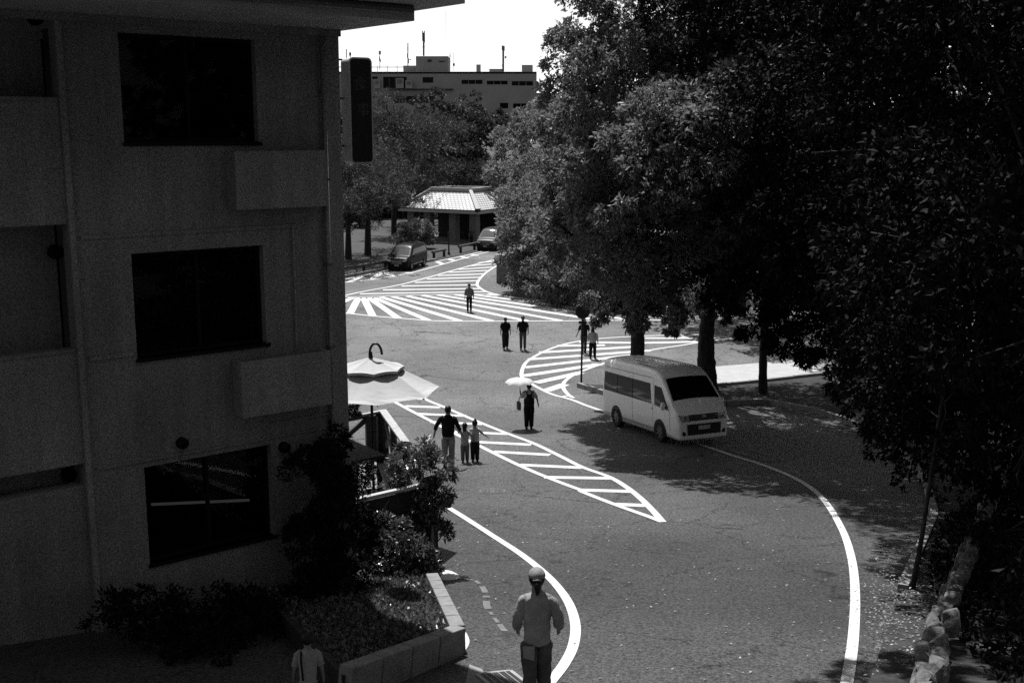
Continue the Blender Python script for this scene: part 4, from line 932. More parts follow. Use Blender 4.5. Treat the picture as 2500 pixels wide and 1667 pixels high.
# ------------------------------------------------------------------ people
FOLDTEX = bpy.data.textures.new('cloth_folds', 'CLOUDS'); FOLDTEX.noise_scale = .11; FOLDTEX.noise_depth = 2
def skin_body(J, name, root, m):
    """J: dict of joint -> (co, radius); E: edges; a continuous surface grown on the skeleton."""
    names = list(J['v']); idx = {n: i for i, n in enumerate(names)}
    me = bpy.data.meshes.new(name); me.from_pydata([J['v'][n][0] for n in names], [(idx[a], idx[c]) for a, c in J['e']], [])
    o = bpy.data.objects.new('tmp_body', me); COL.objects.link(o)
    md = o.modifiers.new('skin', 'SKIN'); sv = me.skin_vertices[0].data
    for n in names:
        r_ = J['v'][n][1]; sv[idx[n]].radius = (r_, r_); sv[idx[n]].use_root = (n == 'pelvis')
    sb = o.modifiers.new('sub', 'SUBSURF'); sb.levels = 1; sb.render_levels = 1
    bpy.context.view_layer.update()
    me2 = bpy.data.meshes.new_from_object(o.evaluated_get(bpy.context.evaluated_depsgraph_get())); bpy.data.objects.remove(o)
    me2.name = name; me2.materials.clear(); me2.materials.append(m); me2.polygons.foreach_set('use_smooth', [True]*len(me2.polygons))
    return link(name, me2, root)
def person(loc, heading, H, label, shirt, trousers, stride=.12, arms=None, hair='short', sleeve='short', hem=.86, wide=1.0, headscale=1.0, leg_w=1.0, shoes=None, group=None, lean=0., skirt_len=None, cap=None, width=1.0, trouser_len=.1, hair_m=None, near=False):
    k = H/1.7
    root = empty('person', loc, heading, label, 'person', group)
    V = lambda x, y, z: Vector((x*k*width, y*k, z*k))
    hx, hz = .09, .88
    arms = arms or {}
    v = {'pelvis': (V(0, 0, .93), .11*k), 'spine': (V(0, -.01+lean*.3, 1.10), .10*k), 'chest': (V(0, 0+lean*.7, 1.29), .115*k), 'neck': (V(0, .0+lean, 1.44), .052*k)}
    e = [('pelvis', 'spine'), ('spine', 'chest'), ('chest', 'neck')]
    hs = headscale; ny = lean
    hc = V(0, .02+ny, 1.44+.145*hs)
    v['jaw'] = (V(0, .025+ny, 1.44+.07*hs), .06*k*hs); v['head'] = (hc, .083*k*hs); v['crown'] = (V(0, .01+ny, 1.44+.2*hs), .07*k*hs)
    v['nose'] = (V(0, .115*hs+ny, 1.44+.115*hs), .011*k*hs)
    e += [('neck', 'jaw'), ('jaw', 'head'), ('head', 'crown'), ('head', 'nose')]
    for sd_, sg in (('l', -1), ('r', 1)):
        v['ear'+sd_] = (V(sg*.092*hs, .01+ny, 1.44+.125*hs), .013*k*hs); e.append(('head', 'ear'+sd_))
        st = stride*sg
        el, wr = arms.get(sd_, ((sg*.07, -.03, -.27), (sg*.09, .05, -.50)))
        S = V(sg*.165, ny, 1.385); E_ = S+Vector(el)*k; Wr = S+Vector(wr)*k; hd_ = (Wr-E_).normalized()
        v['sh'+sd_] = (S, .055*k); v['el'+sd_] = (E_, .04*k); v['wr'+sd_] = (Wr, .027*k); v['pa'+sd_] = (Wr+hd_*.07*k, .03*k)
        e += [('chest', 'sh'+sd_), ('sh'+sd_, 'el'+sd_), ('el'+sd_, 'wr'+sd_), ('wr'+sd_, 'pa'+sd_)]
        sx = Vector((0, 1, 0)) if abs(hd_.y) < .8 else Vector((0, 0, 1)); curl = Vector((-sg*.35, .15, 0))
        for fi, (off, ln) in enumerate(((-.03, .072), (-.01, .082), (.01, .078), (.03, .062))):
            b0 = Wr+hd_*.085*k+sx*off*k; mid = b0+(hd_+curl*.3).normalized()*ln*.5*k; tip = mid+(hd_*.7+curl).normalized()*ln*.5*k
            v[f'f{sd_}{fi}a'] = (mid, .0085*k); v[f'f{sd_}{fi}b'] = (tip, .0075*k); e += [('pa'+sd_, f'f{sd_}{fi}a'), (f'f{sd_}{fi}a', f'f{sd_}{fi}b')]
        th = Wr+hd_*.04*k+sx*.045*k; v['th'+sd_] = (th, .01*k); v['tb'+sd_] = (th+(hd_+sx*.4).normalized()*.04*k, .009*k); e += [('wr'+sd_, 'th'+sd_), ('th'+sd_, 'tb'+sd_)]
        Hp = V(sg*hx, 0, hz); Kn = V(sg*hx, st*.55+.03*abs(stride)*2, .48); An = V(sg*hx, st, .09+max(0, -st)*.25); To = An+V(0, .16, -.055)
        v['hp'+sd_] = (Hp, .085*k); v['kn'+sd_] = (Kn, .055*k); v['an'+sd_] = (An, .038*k); v['to'+sd_] = (To, .03*k)
        e += [('pelvis', 'hp'+sd_), ('hp'+sd_, 'kn'+sd_), ('kn'+sd_, 'an'+sd_), ('an'+sd_, 'to'+sd_)]
    skin_body({'v': v, 'e': e}, 'body', root, M_SKIN)
    P_ = lambda n: v[n][0]
    # shirt with sleeves
    b = MB(); wd = wide
    prof = [(hem, .168, .118, .0), (hem+.06, .166, .12, 0), (1.0, .155*wd, .112*wd, 0), (1.12, .158*wd, .115*wd, .2), (1.26, .182, .128, .6), (1.35, .188, .118, .85), (1.405, .15, .095, .95), (1.44, .085, .078, 1), (1.462, .066, .066, 1)]
    b.tube([V(0, -.005+lean*f_, z_) for z_, a, c, f_ in prof], [(a*k*width*1.02, c*k*1.02) for z_, a, c, f_ in prof], 16)
    for sd_, sg in (('l', -1), ('r', 1)):
        S, E_, Wr = P_('sh'+sd_), P_('el'+sd_), P_('wr'+sd_); S0 = S+Vector((-sg*.05*k, 0, .0))
        if sleeve == 'short': b.tube([S0, S+(E_-S)*.15, S+(E_-S)*.8, S+(E_-S)*.86], [.07*k, .072*k, .07*k, .066*k], 10)
        elif sleeve == 'long': b.tube([S0, S+(E_-S)*.2, E_, E_+(Wr-E_)*.5, Wr-(Wr-E_)*.06], [.06*k, .07*k, .066*k, .064*k, .05*k], 10)
        elif sleeve == 'rolled': b.tube([S0, S+(E_-S)*.2, E_, E_+(Wr-E_)*.45], [.07*k, .072*k, .058*k, .054*k], 10)
    fix_normals(b.build('shirt', shirt, root, smooth=True))
    # trousers
    b = MB(); b.tube([V(0, 0, .80), V(0, 0, .86), V(0, 0, .95), V(0, 0, 1.0)], [(.155*k*width, .115*k), (.168*k*width, .122*k), (.158*k, .114*k), (.15*k, .105*k)], 14)
    for sd_ in 'lr':
        Hp, Kn, An = P_('hp'+sd_), P_('kn'+sd_), P_('an'+sd_); end = An.lerp(Kn, (trouser_len-.1)/.4) if trouser_len > .1 else An
        b.tube([Hp+V(0, 0, -.0), Hp.lerp(Kn, .35), Kn, Kn.lerp(end, .6), end], [.094*k, .088*k*leg_w, .074*k*leg_w, .067*k*leg_w, .062*k*leg_w], 12)
    fix_normals(b.build('trousers', trousers, root, smooth=True))
    for sd_ in 'lr':
        An, To = P_('an'+sd_), P_('to'+sd_); b = MB(); z0 = An.z-.09*k
        b.tube([An+V(0, -.07, -.05), An+V(0, -.055, -.05), An+V(0, .06, -.055), An+V(0, .15, -.062), An+V(0, .2, -.07)], [(.02*k, .02*k), (.042*k, .045*k), (.047*k, .04*k), (.047*k, .03*k), (.025*k, .015*k)], 10, ref=(0, 0, 1)); b.build('shoe', shoes or M_BLACK, root, smooth=True)
    # hair
    def hf(p):
        if p.y > .03*k*hs and p.z < .045*k*hs: p = Vector((p.x*.95, .03*k*hs-.02*k, p.z))
        return p
    b = MB(); b.sphere(hc+V(0, -.008, .022*hs), (.094*k*hs, .108*k*hs, .108*k*hs), 16, 12, fn=hf)
    if hair == 'long': b.tube([hc+V(0, -.05, .05), hc+V(0, -.08, -.05), hc+V(0, -.085, -.16), hc+V(0, -.075, -.27)], [(.07*k, .05*k), (.092*k, .055*k), (.09*k, .045*k), (.06*k, .025*k)], 12)
    if hair == 'bun': b.sphere(hc+V(.02, -.03, .13*hs), .042*k*hs, 10, 8)
    if hair == 'tail': b.tube([hc+V(0, -.1, .02), hc+V(0, -.14, -.01), hc+V(0, -.13, -.1), hc+V(0, -.11, -.15)], [(.02*k, .02*k), (.035*k, .03*k), (.03*k, .025*k), (.008*k, .008*k)], 8)
    b.build('hair', hair_m or M_HAIR, root, smooth=True)
    for sg in (-1, 1): MB().sphere(hc+V(sg*.034*hs, .078*hs, -.005*hs), .012*k*hs, 8, 6).build('eye', M_BLACK, root)
    MB().box(hc+V(0, .083*hs, -.075*hs), (.045*k, .012*k, .01*k)).build('mouth', M_DGREY, root)
    if cap:
        b = MB()
        def cf(p): return Vector((p.x, p.y, max(p.z, -.005*k)))
        b.sphere(hc+V(0, -.005, .045), (.1*k, .115*k, .1*k), 16, 12, fn=cf)
        cp = b.build('cap', cap, root, smooth=True)
        MB().prism([hc+V(.085*math.cos(a), .08+.1*math.sin(a), .045) for a in np.linspace(0, math.pi, 9)], (0, 0, 0), (0, 0, .012*k)).build('brim', cap, cp)
        MB().tube([hc+V(-.05, -.108, .03), hc+V(0, -.125, .04), hc+V(.05, -.108, .03)], .012*k, 6).build('strap', cap, cp)
    if near:                                # cloth folds
        for ch in root.children:
            if ch.name.split('.')[0] in ('shirt', 'trousers'):
                sb_ = ch.modifiers.new('sub', 'SUBSURF'); sb_.levels = sb_.render_levels = 2
                dm_ = ch.modifiers.new('folds', 'DISPLACE'); dm_.texture = FOLDTEX; dm_.strength = .05; dm_.mid_level = .5; dm_.texture_coords = 'LOCAL'
    return root, {n: root.location + Matrix.Rotation(heading, 3, 'Z') @ q[0] for n, q in v.items()}, k
def feet(x, y): p = G(*dp(x, y)); p.z = g(p.y)+LIFT_ROAD; return p
person(feet(1078, 717), R(180), 1.72, 'man in light shirt with crossbody strap walking over the big hatched area', mat('pale_shirt', .16, .9), M_BLACK, stride=.03, sleeve='rolled', hem=.9, wide=1.15)
r_, J_, k_ = person(feet(1161, 802), R(185), 1.6, 'left person of the dark-clad pair standing on the plain road', M_BLACK, M_DGREY, stride=.12, sleeve='short', wide=1.25, leg_w=1.25, hem=.9, group='pair standing on the road')
person(feet(1201, 804), R(175), 1.70, 'right and taller person of the dark-clad pair, in lighter trousers', M_BLACK, mat('grey_trousers', .09, .9), stride=.06, sleeve='short', wide=1.3, hem=.84, group='pair standing on the road', arms={'r': ((.1, .02, -.24), (.13, .16, -.38)), 'l': ((-.09, .0, -.26), (-.1, .1, -.48))})
person(feet(1341, 812), R(10), 1.72, 'man in dark shirt walking behind the round sign pole', M_BLACK, mat('slate_trousers', .04, .9), stride=.1, group='couple beside the round sign', arms={'l': ((-.1, -.02, -.26), (-.17, .06, -.47))})
r_, J_, k_ = person(feet(1361, 824), R(-15), 1.56, 'long-haired woman in pale striped top beside the round sign', mat('striped_top', .38, .9, .5, 30), M_BLACK, stride=.14, hair='long', wide=1.3, sleeve='rolled', leg_w=1.2, group='couple beside the round sign')
# woman with sunshade
r_, J_, k_ = person(feet(1215, 985), R(4), 1.58, 'woman in dark overalls walking away under a white sunshade', M_LGREY, M_BLACK, stride=.05, hair='bun', sleeve='short', wide=1.2, leg_w=1.25, hem=.9,
                    arms={'l': ((-.12, .03, -.24), (-.14, .16, -.06)), 'r': ((.12, -.0, -.25), (.17, .05, -.46))})
b = MB(); b.tube([Vector((0, -.02, z_))*k_ for z_ in (.84, .9, 1.0, 1.12, 1.24, 1.32)], [(.178*k_, .13*k_), (.185*k_, .14*k_), (.196*k_, .15*k_), (.19*k_, .15*k_), (.14*k_, .145*k_), (.10*k_, .125*k_)], 14); b.build('dungaree_bib', M_BLACK, r_, smooth=True)
for sg in (-1, 1): MB().beam(Vector((sg*.05, -.15, 1.22))*k_, Vector((sg*.1, -.09, 1.42))*k_, .06*k_, .02).build('dungaree_strap', M_BLACK, r_)
hand = J_['pal']; 
SH = empty('sunshade', hand, 0, 'white sunshade umbrella held over the woman in overalls', 'umbrella')
sht = at(*dp(1200, 868), hand.y+.02).z-hand.z
MB().tube([(0, 0, -.12), (-.02, 0, sht)], .008, 6).build('shaft', M_METAL, SH)
def dome(root, R_, rise, n, z, m, tilt):
    b = MB(); rings = 7
    for i in range(rings+1):
        t_ = i/rings; r_ = R_*math.sin(t_*1.25)/math.sin(1.25); zz_ = z-rise*(t_**1.9)
        for k in range(n*4):
            a = 2*math.pi*k/(n*4); s_ = 1-.06*t_*abs(math.sin(a*n/2)); dz = .035*t_*abs(math.sin(a*n/2)); b.v.append((r_*s_*math.cos(a)-.02, r_*s_*math.sin(a), zz_+dz))
    N_ = n*4
    for i in range(rings):
        for k in range(N_): b.f.append((i*N_+k, i*N_+(k+1) % N_, (i+1)*N_+(k+1) % N_, (i+1)*N_+k)); b.mi.append(0)
    o = b.build('canopy', m, root, smooth=False); return o
dome(SH, .50, .17, 8, sht, mat('sunshade_cloth', .72, .8), 0)
for k in range(8): a = 2*math.pi*k/8; MB().beam((-.02, 0, sht-.04), (-.02+.49*math.cos(a), .49*math.sin(a), sht-.17), .006, .006).build('rib', M_METAL, SH)
hb = J_['ell']; BG = empty('handbag', hb+Vector((-.08, 0, -.36)), R(10), 'grey shoulder bag hanging from the arm of the woman with the sunshade', 'bag')
MB().box((0, 0, .1), (.11, .28, .26)).build('bag_body', M_MGREY, BG, bevel=.02); MB().tube([(0, .1, .22), (.03, .04, .40), (.03, -.04, .40), (0, -.1, .22)], .008, 6).build('handle', M_DGREY, BG)
# man with two children
r_, J_, k_ = person(feet(1030, 1072), R(-6), 1.76, 'man in black shirt and pale trousers leading two children by the hand', M_BLACK, mat('stone_trousers', .3, .9, .2, 8, .8, 12), stride=.05, sleeve='rolled', hem=.86, wide=1.1, leg_w=1.15,
                    arms={'l': ((-.15, -.04, -.24), (-.21, .0, -.47)), 'r': ((.12, -.02, -.26), (.20, .06, -.46))}, group='family of three walking up the road')
person(feet(1068, 1062), R(-4), 1.12, 'smaller child with long dark hair in pale top, holding the man\'s hand', M_LGREY, mat('child_trousers', .16, .9), stride=.07, headscale=1.3, hair='long', leg_w=1.25, hem=.78, wide=1.1,
       arms={'l': ((-.15, .03, .0), (-.26, .05, .16)), 'r': ((.14, .02, -.2), (.2, .06, -.36))}, group='family of three walking up the road')
person(feet(1091, 1060), R(-4), 1.18, 'child with topknot in pale top and dark trousers on the right of the family', mat('child_top', .5, .9, .15, 9, .6, 12), M_DGREY, stride=.02, headscale=1.28, hair='bun', leg_w=1.3, hem=.88, wide=1.1,
       arms={'l': ((-.11, .02, -.2), (-.17, .05, -.33)), 'r': ((.16, .0, -.18), (.31, .05, -.3))}, group='family of three walking up the road')
# woman in cap, nearest
fwp = feet(1232, 1626)
r_, J_, k_ = person(fwp, R(2), 1.63, 'person in pale cap and loose grey long-sleeved top walking away at the bottom', mat('loose_top', .36, .9, .2, 7, 1.0, 9, spec=.1), mat('slate_cotton', .1, .9, .3, 8, 1.0, 9), stride=.07, sleeve='long', hem=.80, wide=1.1, leg_w=1.2, hair='tail', cap=mat('pale_cap', .3, .9, .4, 30), width=.93, near=True,
                    arms={'l': ((-.07, -.03, -.26), (-.06, .13, -.45)), 'r': ((.10, -.04, -.26), (.11, .12, -.45))})
MB().prism([Vector((-.17, -.135, .83))*k_, Vector((-.03, -.15, .84))*k_, Vector((-.035, -.14, .66))*k_, Vector((-.16, -.125, .69))*k_], (0, 0, 0), (0, .015, 0)).build('shirt_tail', MATS['loose_top'], r_)
# child at the bottom left, cut by the frame
cx_ = at(*dp(706, 1500), 11.0); cy_ = 11.0
r_, J_, k_ = person(Vector((cx_.x, cy_, g(cy_)+LIFT_ROAD)), R(8), 1.06, 'dark-haired child in pale shirt with dark shoulder strap at the bottom left edge', mat('childs_pale_shirt', .3, .9, .2, 8, 1.0, 10), M_DGREY, stride=.08, sleeve='short', headscale=1.2, lean=.09, wide=1.0, width=.92)
b = MB(); b.tube([Vector((-.10, .03, 1.425))*k_, Vector((-.105, -.07, 1.38))*k_, Vector((-.10, -.128, 1.28))*k_, Vector((-.085, -.14, 1.12))*k_, Vector((-.08, -.13, .98))*k_], [(.018*k_, .008*k_)]*5, 6); b.build('strap', M_BLACK, r_)
# figures by the pavilion
p = G(*A(1235, 745)); person(Vector((p.x, p.y, .05)), R(200), 1.65, 'far figure in mottled clothes standing at the pavilion pillar', M_MGREY, M_DGREY)

# ------------------------------------------------------------------ foliage
def mesh_quads(name, V, m, parent):
    n = len(V)//4; me = bpy.data.meshes.new(name); me.vertices.add(4*n); me.vertices.foreach_set('co', V.astype(np.float32).ravel())
    me.loops.add(4*n); me.loops.foreach_set('vertex_index', np.arange(4*n, dtype=np.int32))
    me.polygons.add(n); me.polygons.foreach_set('loop_start', np.arange(0, 4*n, 4, dtype=np.int32)); me.polygons.foreach_set('loop_total', np.full(n, 4, dtype=np.int32))
    me.update(calc_edges=True); me.materials.append(m); return link(name, me, parent)
def unit(v): return v/np.maximum(np.linalg.norm(v, axis=1, keepdims=True), 1e-9)
def leaf_quads(base, direc, Lf, Wf, r, flat=.0):
    n = len(base); d = unit(direc); side = unit(np.cross(d, r.normal(size=(n, 3))+np.array([0, 0, flat]))); nor = np.cross(side, d)
    L = (Lf*r.uniform(.65, 1.2, n))[:, None]; Wd = (Wf*r.uniform(.7, 1.2, n))[:, None]
    V = np.empty((n, 4, 3)); V[:, 0] = base; V[:, 1] = base+d*L*.45+side*Wd*.5+nor*L*.06; V[:, 2] = base+d*L-nor*L*.1; V[:, 3] = base+d*L*.45-side*Wd*.5+nor*L*.06
    return V.reshape(-1, 3)
def crown_pts(blobs, nclump, per, r, up=.25, clump=(.2, .36), shell=.16):
    """clumps spread over the blobs, twig ends spread over the clumps: positions and outward directions"""
    P, D = [], []
    vol = np.array([(b[1][0]*b[1][1]+b[1][1]*b[1][2]+b[1][0]*b[1][2]) for b in blobs]); vol = vol/vol.sum()
    for (c, rad), f in zip(blobs, vol):
        k = max(3, int(nclump*f)); d = unit(r.normal(size=(k, 3))+np.array([0, 0, up])); rad = np.array(rad)
        q = 1-np.abs(r.normal(0, shell, k)); cc = np.array(c)+d*rad*q[:, None]
        cr = rad.mean()*r.uniform(clump[0], clump[1], k)
        for j in range(k):
            dd = unit(r.normal(size=(per, 3))+d[j]*.5+np.array([0, 0, .25])); rr = cr[j]*(1-np.abs(r.normal(0, .22, per)))
            P.append(cc[j]+dd*rr[:, None]*np.array([1, 1, .75])); D.append(unit(dd*.8+d[j]*.6))
    return np.concatenate(P), np.concatenate(D)
def foliage(name, blobs, nclump, per, leaves, Lf, Wf, m, parent, r, droop=.5, spread=.12, origin=(0, 0, 0), keep=None, up=.25, clump=(.2, .36), flat=0, shell=.16):
    P, D = crown_pts(blobs, nclump, per, r, up, clump, shell)
    if keep is not None:
        kk = keep(P); P, D = P[kk], D[kk]
    B_ = np.repeat(P, leaves, 0); DD = np.repeat(D, leaves, 0); n = len(B_)
    B_ = B_ + r.normal(0, spread*.45, (n, 3)); DD = DD*.7+r.normal(0, .65, (n, 3))+np.array([0, 0, -droop])
    return mesh_quads(name, leaf_quads(B_, DD, Lf, Wf, r, flat)-np.array(origin), m, parent)
def limb(b, a, c, r0, r1, n=5, wob=.15):
    a, c = Vector(a), Vector(c); pts = []
    for i in range(n+1):
        t_ = i/n; p = a.lerp(c, t_); p += Vector((random.uniform(-wob, wob), random.uniform(-wob, wob), math.sin(t_*math.pi)*.3*wob))*(1 if 0 < i < n else 0); pts.append(p)
    b.tube(pts, [r0+(r1-r0)*i/n for i in range(n+1)], 8)
def tree(name, base, trunk_top, r0, blobs, label, group, m=None, bark=None, nclump=160, per=26, leaves=5, Lf=.16, Wf=.06, seed=1, droop=.5, trunk_pts=None, keep=None, **kw):
    r = np.random.default_rng(seed); base = Vector(base); root = empty(name, base, 0, label, 'tree', group)
    b = MB(); tt = Vector(trunk_top)-base
    pts = [Vector((0, 0, -.3)), Vector((0, 0, .1))]+[Vector(p)-base for p in (trunk_pts or [])]+[tt*.55 if not trunk_pts else tt*.8, tt]
    n = len(pts); b.tube(pts, [r0*1.35, r0*1.12]+[r0*(1-.45*(i+1)/(n-2)) for i in range(n-2)], 12)
    tr_ = b.build('trunk', bark or M_BARK, root, smooth=True)
    if base.y < 50:
        sv_ = tr_.modifiers.new('sub', 'SUBSURF'); sv_.levels = sv_.render_levels = 4 if base.y < 20 else 3
        dm_ = tr_.modifiers.new('bark', 'DISPLACE'); dm_.texture = BARKTEX; dm_.strength = r0*.5; dm_.mid_level = .5; dm_.texture_coords = 'LOCAL'
    for c, rad in blobs:
        c_ = Vector(c)-base; s0 = tt*random.uniform(.6, 1.0); bb = MB(); limb(bb, s0, c_, r0*.34, r0*.1, 5, .25)
        for q in range(5): limb(bb, s0.lerp(c_, random.uniform(.55, .95)), c_+Vector((random.uniform(-1, 1)*rad[0], random.uniform(-1, 1)*rad[1], random.uniform(-.7, .8)*rad[2]))*.8, r0*.1, .015, 4, .15)
        bb.build('limb', M_BARK, root, smooth=True)
    foliage('crown', blobs, nclump, per, leaves, Lf, Wf, m or M_LEAF_BIG, root, r, droop, origin=base, keep=keep, **kw)
    return root
def bl(x, y, Y, rx, rz, ry=None):            # blob at a 2352-wide reading and distance
    p = at(*dp(x, y), Y); return ((p.x, p.y, p.z), (rx, ry or rx, rz))
def gp(x, y): p = G(*dp(x, y)); return (p.x, p.y, g(p.y)+.1)

# the three broad-leaved trees on the island
def at_ground(x, Y):
    p = at(*dp(x, 600), Y); lo = (x/.9408-CX)/F; d = Y*math.cos(PITCH)+(CAMZ-g(Y))*math.sin(PITCH); return (lo*d, Y, g(Y)+.1)
BARKTEX = bpy.data.textures.new('bark_relief', 'CLOUDS'); BARKTEX.noise_scale = .09; BARKTEX.noise_depth = 3
GRP = 'broad-leaved trees on the island'
tree('broadleaf_tree', at_ground(1465, 44), at(*dp(1462, 560), 43), .30,
     [bl(1390, 470, 40, 1.6, 1.8), bl(1325, 340, 40, 1.3, 1.9), bl(1315, 185, 40, 1.1, 1.8), bl(1400, 260, 37, 2.0, 2.4), bl(1480, 560, 38, 2.2, 1.8), bl(1440, 690, 40, 1.2, .9), bl(1420, 80, 38, 1.8, 2.2), bl(1500, 380, 36, 2.4, 2.4), bl(1560, 640, 40, 1.8, 1.4), bl(1370, 610, 41, 1.1, 1.3), bl(1385, 700, 42, .8, .7), bl(1505, 720, 37, .9, .9),
      bl(1290, 520, 40, .9, 1.2), bl(1275, 430, 41, .7, 1.0), bl(1420, 420, 34, 1.6, 1.6), bl(1560, 330, 33, 1.8, 1.6)],
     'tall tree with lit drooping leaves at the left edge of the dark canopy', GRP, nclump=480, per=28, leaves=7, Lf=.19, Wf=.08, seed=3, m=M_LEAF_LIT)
tree('broadleaf_tree', at_ground(1627, 45), at(*dp(1622, 560), 44), .36,
     [bl(1640, 300, 38, 2.8, 2.8), bl(1620, 520, 38, 2.4, 2.0), bl(1560, 140, 40, 2.6, 2.8), bl(1700, 120, 38, 3.0, 3.0), bl(1740, 430, 37, 2.8, 2.4), bl(1690, 640, 40, 2.0, 1.3), bl(1600, 690, 41, 1.4, .8), bl(1560, 0, 40, 2.8, 2.4), bl(1640, 430, 33, 2.0, 1.6), bl(1760, 300, 33, 2.2, 2.0), bl(1680, -120, 40, 3, 2.5), bl(1800, 60, 42, 3, 3), bl(1660, 290, 47, 3, 2.5), bl(1800, 330, 47, 3.2, 2.5), bl(1790, 520, 46, 2.8, 1.8), bl(1900, 420, 46, 3, 2.4)],
     'thick-trunked tree standing directly behind the van', GRP, nclump=620, per=28, leaves=7, Lf=.2, Wf=.09, seed=4,
     trunk_pts=[at(*dp(1618, 800), 45), at(*dp(1628, 720), 45)])
tree('broadleaf_tree', at_ground(1752, 44), at(*dp(1755, 600), 43), .16,
     [bl(1780, 640, 38, 2.2, 1.4), bl(1850, 480, 36, 2.8, 2.4), bl(1730, 750, 38, 1.0, .7), bl(1820, 775, 36, 1.4, .8), bl(1900, 690, 36, 2.4, 1.6), bl(1860, 250, 38, 3.2, 3.0), bl(1960, 600, 36, 2.8, 2.2), bl(1960, 790, 34, 1.8, .8), bl(1840, 480, 31, 1.8, 1.6), bl(2060, 760, 32, 2.0, 1.2), bl(1860, -40, 36, 3.4, 2.8), bl(2080, 30, 38, 3.4, 3), bl(1960, 100, 44, 4, 3.5), bl(1800, 640, 32, 1.8, 1.2), bl(1920, 560, 29, 1.8, 1.5)],
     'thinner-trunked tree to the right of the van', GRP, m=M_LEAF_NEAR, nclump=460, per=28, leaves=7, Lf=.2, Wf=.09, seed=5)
# the near tree leaning out of the right bank
bw_pts = smooth_line([G(*dp(*q)) for q in ((2060, 1720), (2085, 1610), (2110, 1520), (2138, 1445), (2168, 1380), (2200, 1300), (2232, 1225), (2262, 1160), (2310, 1090))], 10)
EDG = empty('stone_edging', bw_pts[0], 0, 'row of rough stones edging the right bank in the sun', 'stone edging'); rr_ = np.random.default_rng(33); acc_ = 0
M_STONE = mat('rough_stone', .17, .95, .7, 9, .6, 30)
def stone(parent, p, rz, dims):
    bm = bmesh.new(); bmesh.ops.create_icosphere(bm, subdivisions=2, radius=1); rr_k = rr_.normal(0, 1, (5, 3)); rr_k /= np.linalg.norm(rr_k, axis=1)[:, None]
    for v in bm.verts:
        q = v.co; q = Vector([math.copysign(abs(c)**.55, c) for c in q]); 
        for kk in rr_k:                      # chipped faces
            ov = q.dot(Vector(kk))-.72
            if ov > 0: q = q-Vector(kk)*ov
        v.co = Vector((q.x*dims[0]/2, q.y*dims[1]/2, q.z*dims[2]/2))*(1+rr_.normal(0, .03))
    me = bpy.data.meshes.new('stone'); bm.to_mesh(me); bm.free(); me.materials.append(M_STONE); o = link('stone', me, parent); o.location = p; o.rotation_euler = (rr_.normal(0, .08), rr_.normal(0, .12), rz); return o
for a_, c_ in zip(bw_pts, bw_pts[1:]):
    acc_ += (c_-a_).length
    if acc_ > .42:
        acc_ = 0; stone(EDG, Vector((a_.x+rr_.normal(.12, .03), a_.y, g(a_.y)+.26))-EDG.location, math.atan2((c_-a_).y, (c_-a_).x)+rr_.normal(0, .12), (.44*rr_.uniform(.85, 1.1), .22, .28*rr_.uniform(.8, 1.2)))
        stone(EDG, Vector((a_.x+rr_.normal(.34, .04), a_.y+.15, g(a_.y)+.42))-EDG.location, math.atan2((c_-a_).y, (c_-a_).x)+rr_.normal(0, .15), (.42*rr_.uniform(.8, 1.1), .24, .24*rr_.uniform(.8, 1.2)))
nb = tuple(Vector(gp(2200, 1380))+Vector((3.2, -1.5, .3)))
near_blobs = [bl(2250, 500, 22, 2.6, 2.4), bl(2300, 900, 19, 2.2, 1.9), bl(2120, 250, 25, 2.8, 2.6), bl(2320, 120, 22, 2.8, 2.6), bl(2050, 520, 30, 3.0, 2.8), bl(2160, 760, 26, 2.6, 1.9), bl(2450, 700, 20, 2.6, 2.6), bl(1960, 330, 32, 3.0, 3.0), bl(2400, 1150, 17, 1.6, 1.4), bl(2450, 400, 18, 2.6, 2.4), bl(2000, 80, 30, 3.2, 3), bl(2280, 1010, 24, 2.4, 1.6),
    bl(2150, -200, 24, 3.4, 2.4), bl(2450, -150, 20, 3.4, 2.4), bl(2300, -420, 22, 3.6, 2.4), bl(2000, -250, 30, 3.4, 2.4), bl(2150, 560, 17.5, 1.5, 1.6), bl(2330, 700, 15, 1.5, 1.6), bl(2330, 1080, 16.5, 1.0, .9), bl(2200, 960, 20, 1.5, 1.0), bl(2060, 900, 27, 1.6, 1.0), bl(2130, 860, 23, 1.6, 1.2), bl(2380, 1300, 15, .9, .8)]
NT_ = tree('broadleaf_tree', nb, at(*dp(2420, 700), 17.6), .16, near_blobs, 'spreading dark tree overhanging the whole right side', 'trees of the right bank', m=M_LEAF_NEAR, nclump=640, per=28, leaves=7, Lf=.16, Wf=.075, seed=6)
foliage('bough', [((2.9, 17.9, 14.9), (1.2, .8, .5)), ((4.6, 17.9, 14.9), (1.2, .9, .6)), ((6.3, 17.7, 14.8), (1.3, 1.1, .7)), ((8.0, 17.5, 14.4), (1.8, 1.6, .9)), ((9.4, 15.2, 13.8), (1.8, 1.6, .9)), ((8.2, 12.8, 12.8), (1.8, 1.4, .8)), ((10.5, 18.5, 15), (2, 2, 1.2))], 130, 26, 7, .18, .09, M_LEAF_NEAR, NT_, np.random.default_rng(66), .4, origin=nb)
sb = gp(2094, 1368)
tree('broadleaf_tree', sb, at(*dp(2175, 850), 18.0), .045, [bl(2190, 620, 18.5, 1.8, 1.5), bl(2260, 760, 18, 1.6, 1.3), bl(2120, 900, 20, 1.3, .9)], 'slim dark-stemmed young tree at the edge of the sunlit bank', 'trees of the right bank', m=M_LEAF_NEAR, nclump=90, per=24, leaves=6, Lf=.14, Wf=.06, seed=8,
     trunk_pts=[at(*dp(2112, 1270), 17.2), at(*dp(2130, 1150), 17.5)])
